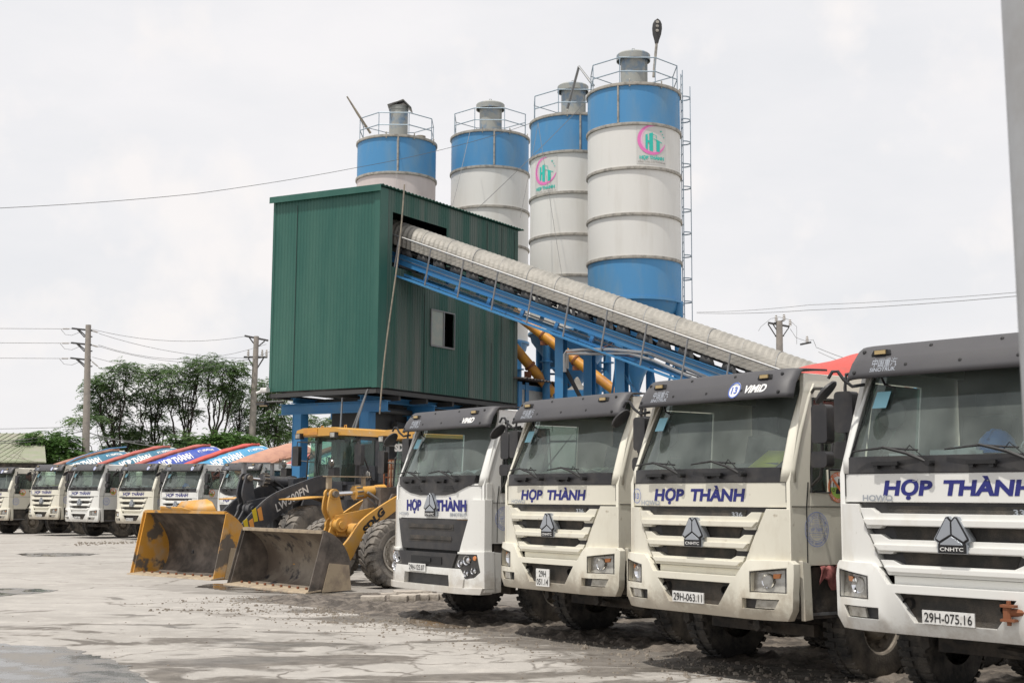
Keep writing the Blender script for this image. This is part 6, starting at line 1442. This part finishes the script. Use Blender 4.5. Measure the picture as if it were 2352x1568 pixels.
    # front frame, rear body, cab
    c=P['cab']; q=MB(); q.box(-.35,.35,P['ty']-.35,P['ty']+1.2,.5,1.15); q.prism([(P['ty']+.1,1.1),(P['ty']+1.15,1.1),(P['up'][-1][0]+.2,P['up'][-1][1]+.02),(P['up'][-1][0]-.35,P['up'][-1][1]-.05)],-ax+.05,-ax+.10,'x'); q.prism([(P['ty']+.1,1.1),(P['ty']+1.15,1.1),(P['up'][-1][0]+.2,P['up'][-1][1]+.02),(P['up'][-1][0]-.35,P['up'][-1][1]-.05)],ax-.10,ax-.05,'x')
    q.cyl((-P['tx']+.1,P['ty'],P['tr']),(P['tx']-.1,P['ty'],P['tr']),.17,n=14); q.box(-.30,.30,ce_[0]-.1,ce_[0]+.25,ce_[1]-.9,ce_[1]+.08)
    q.cyl((-.35,P['ty']-.2,.6),(-.35,P['up'][-1][0]-.4,P['up'][-1][1]-.2),.09,n=10); q.cyl((.35,P['ty']+.9,.9),(.35,P['up'][3][0]+.2,P['up'][3][1]-.3),.09,n=10)
    q.build('front_frame','grey_arm' if pt=='grey_arm' else 'worn_dark',root)
    for s in (-1,1) if P.get('mud') else ():
        q=MB(); y0=P['ty']; zt=P['tr']*2+.09; x0,x1=s*(P['tx']-P['tw']*.5),s*(P['tx']+P['tw']*.5)
        pf=[(y0-.62,zt+.02),(y0+.15,zt+.08),(y0+.55,zt-.02),(y0+.85,zt-.40)]
        vs=[(x,y,z) for (y,z) in pf for x in (x0,x1)]; q.add(vs,[(2*i,2*i+2,2*i+3,2*i+1) for i in range(3)]); q.build('front_mudguard','yellow',root,thick=.03)
    y0,y1,z0_,z1_,cw=c['y0'],c['y1'],c['z0'],c['z1'],c['w']/2
    q=MB(); q.box(-cw-.30,cw+.30,y0+.05,y1+.3,z0_-.35,z0_-.02); q.box(-cw-.05,cw+.05,y0,y1,z0_-.9,z0_-.35); rbox(q,-.72,.72,y1+.05,y1+2.2,.75,z0_+.35,.12,3,'y'); q.build('rear_body',P['body'],root)
    q=MB(); q.box(.73,.745,y1+.25,y1+1.5,z0_-.05,z0_+.25); q.build('hood_panel','yellow',root)
    cab=MB(); T=.06
    def post(mb,x,ya,yb): mb.add([(x-T,ya-.04,z0_),(x+T,ya-.04,z0_),(x+T,ya+.07,z0_),(x-T,ya+.07,z0_),(x-T,yb-.04,z1_),(x+T,yb-.04,z1_),(x+T,yb+.07,z1_),(x-T,yb+.07,z1_)],[(0,1,2,3),(7,6,5,4),(0,4,5,1),(1,5,6,2),(2,6,7,3),(3,7,4,0)])
    for s in (-1,1):
        post(cab,s*(cw-T),y0+.32,y0+.36); post(cab,s*(cw-T),y0+.92,y0+.92); post(cab,s*(cw-T),y1-.05,y1-.05)
        cab.box(s*cw-T*(1 if s>0 else -1),s*cw,y0+.30,y1,z0_,z0_+.42); cab.box(s*cw-T*(1 if s>0 else -1),s*cw,y0+.3,y1,z1_-.1,z1_)
    cab.box(-cw,cw,y1-.05,y1,z0_,z0_+.5); cab.box(-cw,cw,y0+.0,y1,z0_-.02,z0_+.05); cab.box(-cw+.1,cw-.1,y0-.02,y0+.05,z0_-.3,z0_+.06)
    cb_=cab.build('cab','grey_arm',root)
    q=MB(); yb=y0-.02
    q.add([(-cw+.16,yb,z0_+.05),(cw-.16,yb,z0_+.05),(cw-.14,yb+.10,z1_-.04),(-cw+.14,yb+.10,z1_-.04)],[(0,1,2,3)])
    for s in (-1,1):
        q.add([(s*(cw-.16),yb,z0_+.05),(s*cw,y0+.34,z0_+.02),(s*cw,y0+.36,z1_-.04),(s*(cw-.14),yb+.10,z1_-.04)],[(0,1,2,3)])
        q.add([(s*(cw-.02),y0+.40,z0_+.42),(s*(cw-.02),y1-.1,z0_+.42),(s*(cw-.02),y1-.1,z1_-.1),(s*(cw-.02),y0+.40,z1_-.1)],[(0,1,2,3)])
    q.add([(-cw+.1,y1-.02,z0_+.5),(cw-.1,y1-.02,z0_+.5),(cw-.1,y1-.02,z1_-.1),(-cw+.1,y1-.02,z1_-.1)],[(0,1,2,3)])
    q.build('glazing','lglass',cb_,smooth=0,rec=False)
    q=MB(); rp_=[(-cw-.08,z1_-.02),(cw+.08,z1_-.02),(cw+.03,z1_+.12),(cw-.2,z1_+.17),(-cw+.2,z1_+.17),(-cw-.03,z1_+.12)]; q.prism(rp_,y0-.22,y1+.12,'y'); rf=q.build('cab_roof','yellow',root)
    for s in (-1,1):
        q=MB(); q.box(s*(cw-.12)-.09,s*(cw-.12)+.09,y0-.32,y0-.2,z1_-.08,z1_+.05); hl_=q.build('work_light','black',root); q=MB(); q.box(s*(cw-.12)-.07,s*(cw-.12)+.07,y0-.325,y0-.32,z1_-.06,z1_+.035); q.build('lens','lens',hl_)
        q=MB(); X=s*(cw+.36); q.tube([(s*(cw-.1),y0+.30,z1_-.14),(X,y0+.08,z1_-.12),(X,y0+.06,z1_-.3),(X,y0+.06,z0_+.55),(s*(cw-.1),y0+.32,z0_+.50)],.016,5); ma_=q.build('mirror_arm','black',root)
        q=MB(); rbox(q,X-.11,X+.11,y0+.02,y0+.12,z1_-.68,z1_-.22,.04,3,'y'); q.build('mirror','black',ma_)
        q=MB(); X=s*(cw+.12); q.tube([(X,y0+.15,z0_-.35),(X,y0+.2,z0_+.62),(X,y0+.3,z0_+.72),(X,y0+.42,z0_+.62),(X,y0+.85,z0_-.2)],.02,5); q.build('hand_rail','black',root)
        q=MB(); X=s*(cw+.10); Y_=P['up'][-1][0]-.1; Z_=P['up'][-1][1]; q.box(X-.10,X+.10,Y_-.02,Y_+.14,Z_+.02,Z_+.22); q.lathe([(.08,0),(.07,-.02),(.001,-.03)],(X,Y_,Z_+.30),(0,1,0),14)
        for k in range(5): q.tube([(X-.10+.05*k,Y_-.07,Z_+.2),(X-.10+.05*k,Y_-.07,Z_+.44)],.008,4)
        hd_=q.build('head_lamp','black',root); q=MB(); q.lathe([(.085,0),(.06,.03),(.001,.04)],(X,Y_-.02,Z_+.32),(0,-1,0),14); q.build('lens','lens',hd_)
    q=MB(); q.tube([(-.2,yb-.03,z0_+.05),(-.32,yb+.02,z0_+.45),(-.30,yb+.06,z0_+.95)],.014,5); q.tube([(-.12,yb-.03,z0_+.05),(-.26,yb+.02,z0_+.55)],.01,5); q.build('wiper','rubber_trim',root)
    q=MB(); rbox(q,-.25,.25,y0+.75,y0+1.15,z0_+.2,z0_+.38,.05); q.prism([(y0+1.1,z0_+.35),(y0+1.22,z0_+.35),(y0+1.3,z0_+.95),(y0+1.2,z0_+.95)],-.22,.22,'x'); q.build('seat','seat',cb_)
    q=MB(); q.box(-.3,.3,y0+.1,y0+.35,z0_+.05,z0_+.45); q.build('console','dash',cb_)
    for x in (-.35,.45): 
        q=MB(); q.tube([(x-.03,y0+.2,z1_+.16),(x-.03,y0+.2,z1_+.23),(x+.03,y0+.2,z1_+.23),(x+.03,y0+.2,z1_+.16)],.014,4); q.build('lifting_eye','yellow',root)
    root.scale=(1.1235,)*3
    return root,cb_,rf
M['hz0']=mat('yellow_hazard_mark',C4(.70,.52,.03),.5); M['hz1']=mat('orange_hazard_mark',C4(.75,.33,.08),.5)
LW=dict(bw=2.78,prof=[(0,.03),(.62,.05),(.84,.28),(.87,.62),(.72,.95),(.50,1.18),(.27,1.31)],bmat_in='worn_dark',bmat_side='bucket_mix',lip='bucket_mix',guard=.26,arm_mat='grey_arm',edge=True,ax=.52,
  up=[(.86,.45),(1.25,.95),(1.55,1.25),(1.97,1.58),(2.48,1.80),(3.36,2.06),(3.60,2.06)],lo=[(.98,.30),(1.5,.60),(1.85,.95),(2.20,1.16),(2.65,1.45),(3.30,1.74),(3.58,1.86)],
  pivot=(1.80,1.36),ltop=(1.78,2.02),lbot=(1.25,.75),cyl_end=(2.95,1.94),rod=.42,txt=('LW500FN',.98,.17,2.62,1.60,.46,'white_text'),marks=[(1.40,.88),(1.55,.88),(1.62,1.10),(1.76,1.12)],
  tx=1.05,ty=2.70,tr=.73,tw=.55,rim=.33,wb=2.9,cab=dict(y0=4.0,y1=5.30,z0=1.92,z1=3.02,w=1.44),body='grey_arm',tb=.02,mud=True)
lw,lwc,lwr=loader((-7.72,30.33,0),48.8,LW,'wheel loader with charcoal lift arm and yellow bucket')
q=MB(); q.box(-.5,-.02,3.765,3.775,3.03,3.17); q.build('roof_plate','screw',lw)
q=MB(); q.prism([(5.45,2.05),(6.2,2.05),(6.2,2.33),(5.45,2.33)],.76,.77,'x'); hp=q.build('brand_panel','screw',lw)
q=MB(); text(q,'XCMG',.50,.16,lambda x,z:(.775,5.90+x,2.20+z),.06,.15); q.build('lettering','blue_text',hp)
q=MB(); q.add([(.775,5.54+.075*math.cos(PI/6+k*PI/3),2.20+.09*math.sin(PI/6+k*PI/3)) for k in range(6)],[tuple(range(6))]); q.build('emblem','white_text',hp)
q=MB(); text(q,'LW500FN',.40,.07,lambda x,z:(.775,5.68+x,1.98+z),.03); q.build('lettering','white_text',lw)
SD=dict(bw=2.78,prof=[(0,.03),(.58,.05),(.78,.22),(.80,.50),(.68,.76),(.50,.93),(.28,1.03)],bmat_in='worn',bmat_side='worn_dark',lip='edge',arm_mat='yellow',ax=.45,
  up=[(.80,.40),(1.12,.62),(1.38,.86),(1.64,1.18),(2.0,1.42),(2.51,1.68),(2.75,1.74)],lo=[(.92,.24),(1.25,.34),(1.47,.52),(1.60,.74),(1.84,1.0),(2.43,1.38),(2.72,1.54)],
  pivot=(1.37,1.12),ltop=(1.285,1.68),lbot=(1.0,.60),cyl_end=(2.30,1.74),rod=.50,txt=('SDLG',.60,.125,1.93,1.20,.74,'rubber_trim'),
  tx=1.03,ty=1.98,tr=.62,tw=.46,rim=.33,wb=2.6,cab=dict(y0=3.1,y1=4.35,z0=1.78,z1=2.78,w=1.4),body='yellow',sight=.85,tb=.06)
sdl,sdc,sdr=loader((-4.865,26.66,0),40.0,SD,'yellow wheel loader with worn brown steel bucket beside the white truck')
q=MB(); text(q,'SDLG',.60,.13,lambda x,z:(-.12+x,3.0,2.60+z),.06); q.build('lettering','white_text',sdl)
q=MB(); q.box(.45,.9,3.0,3.6,1.35,1.85); q.build('battery_box','yellow',sdl)
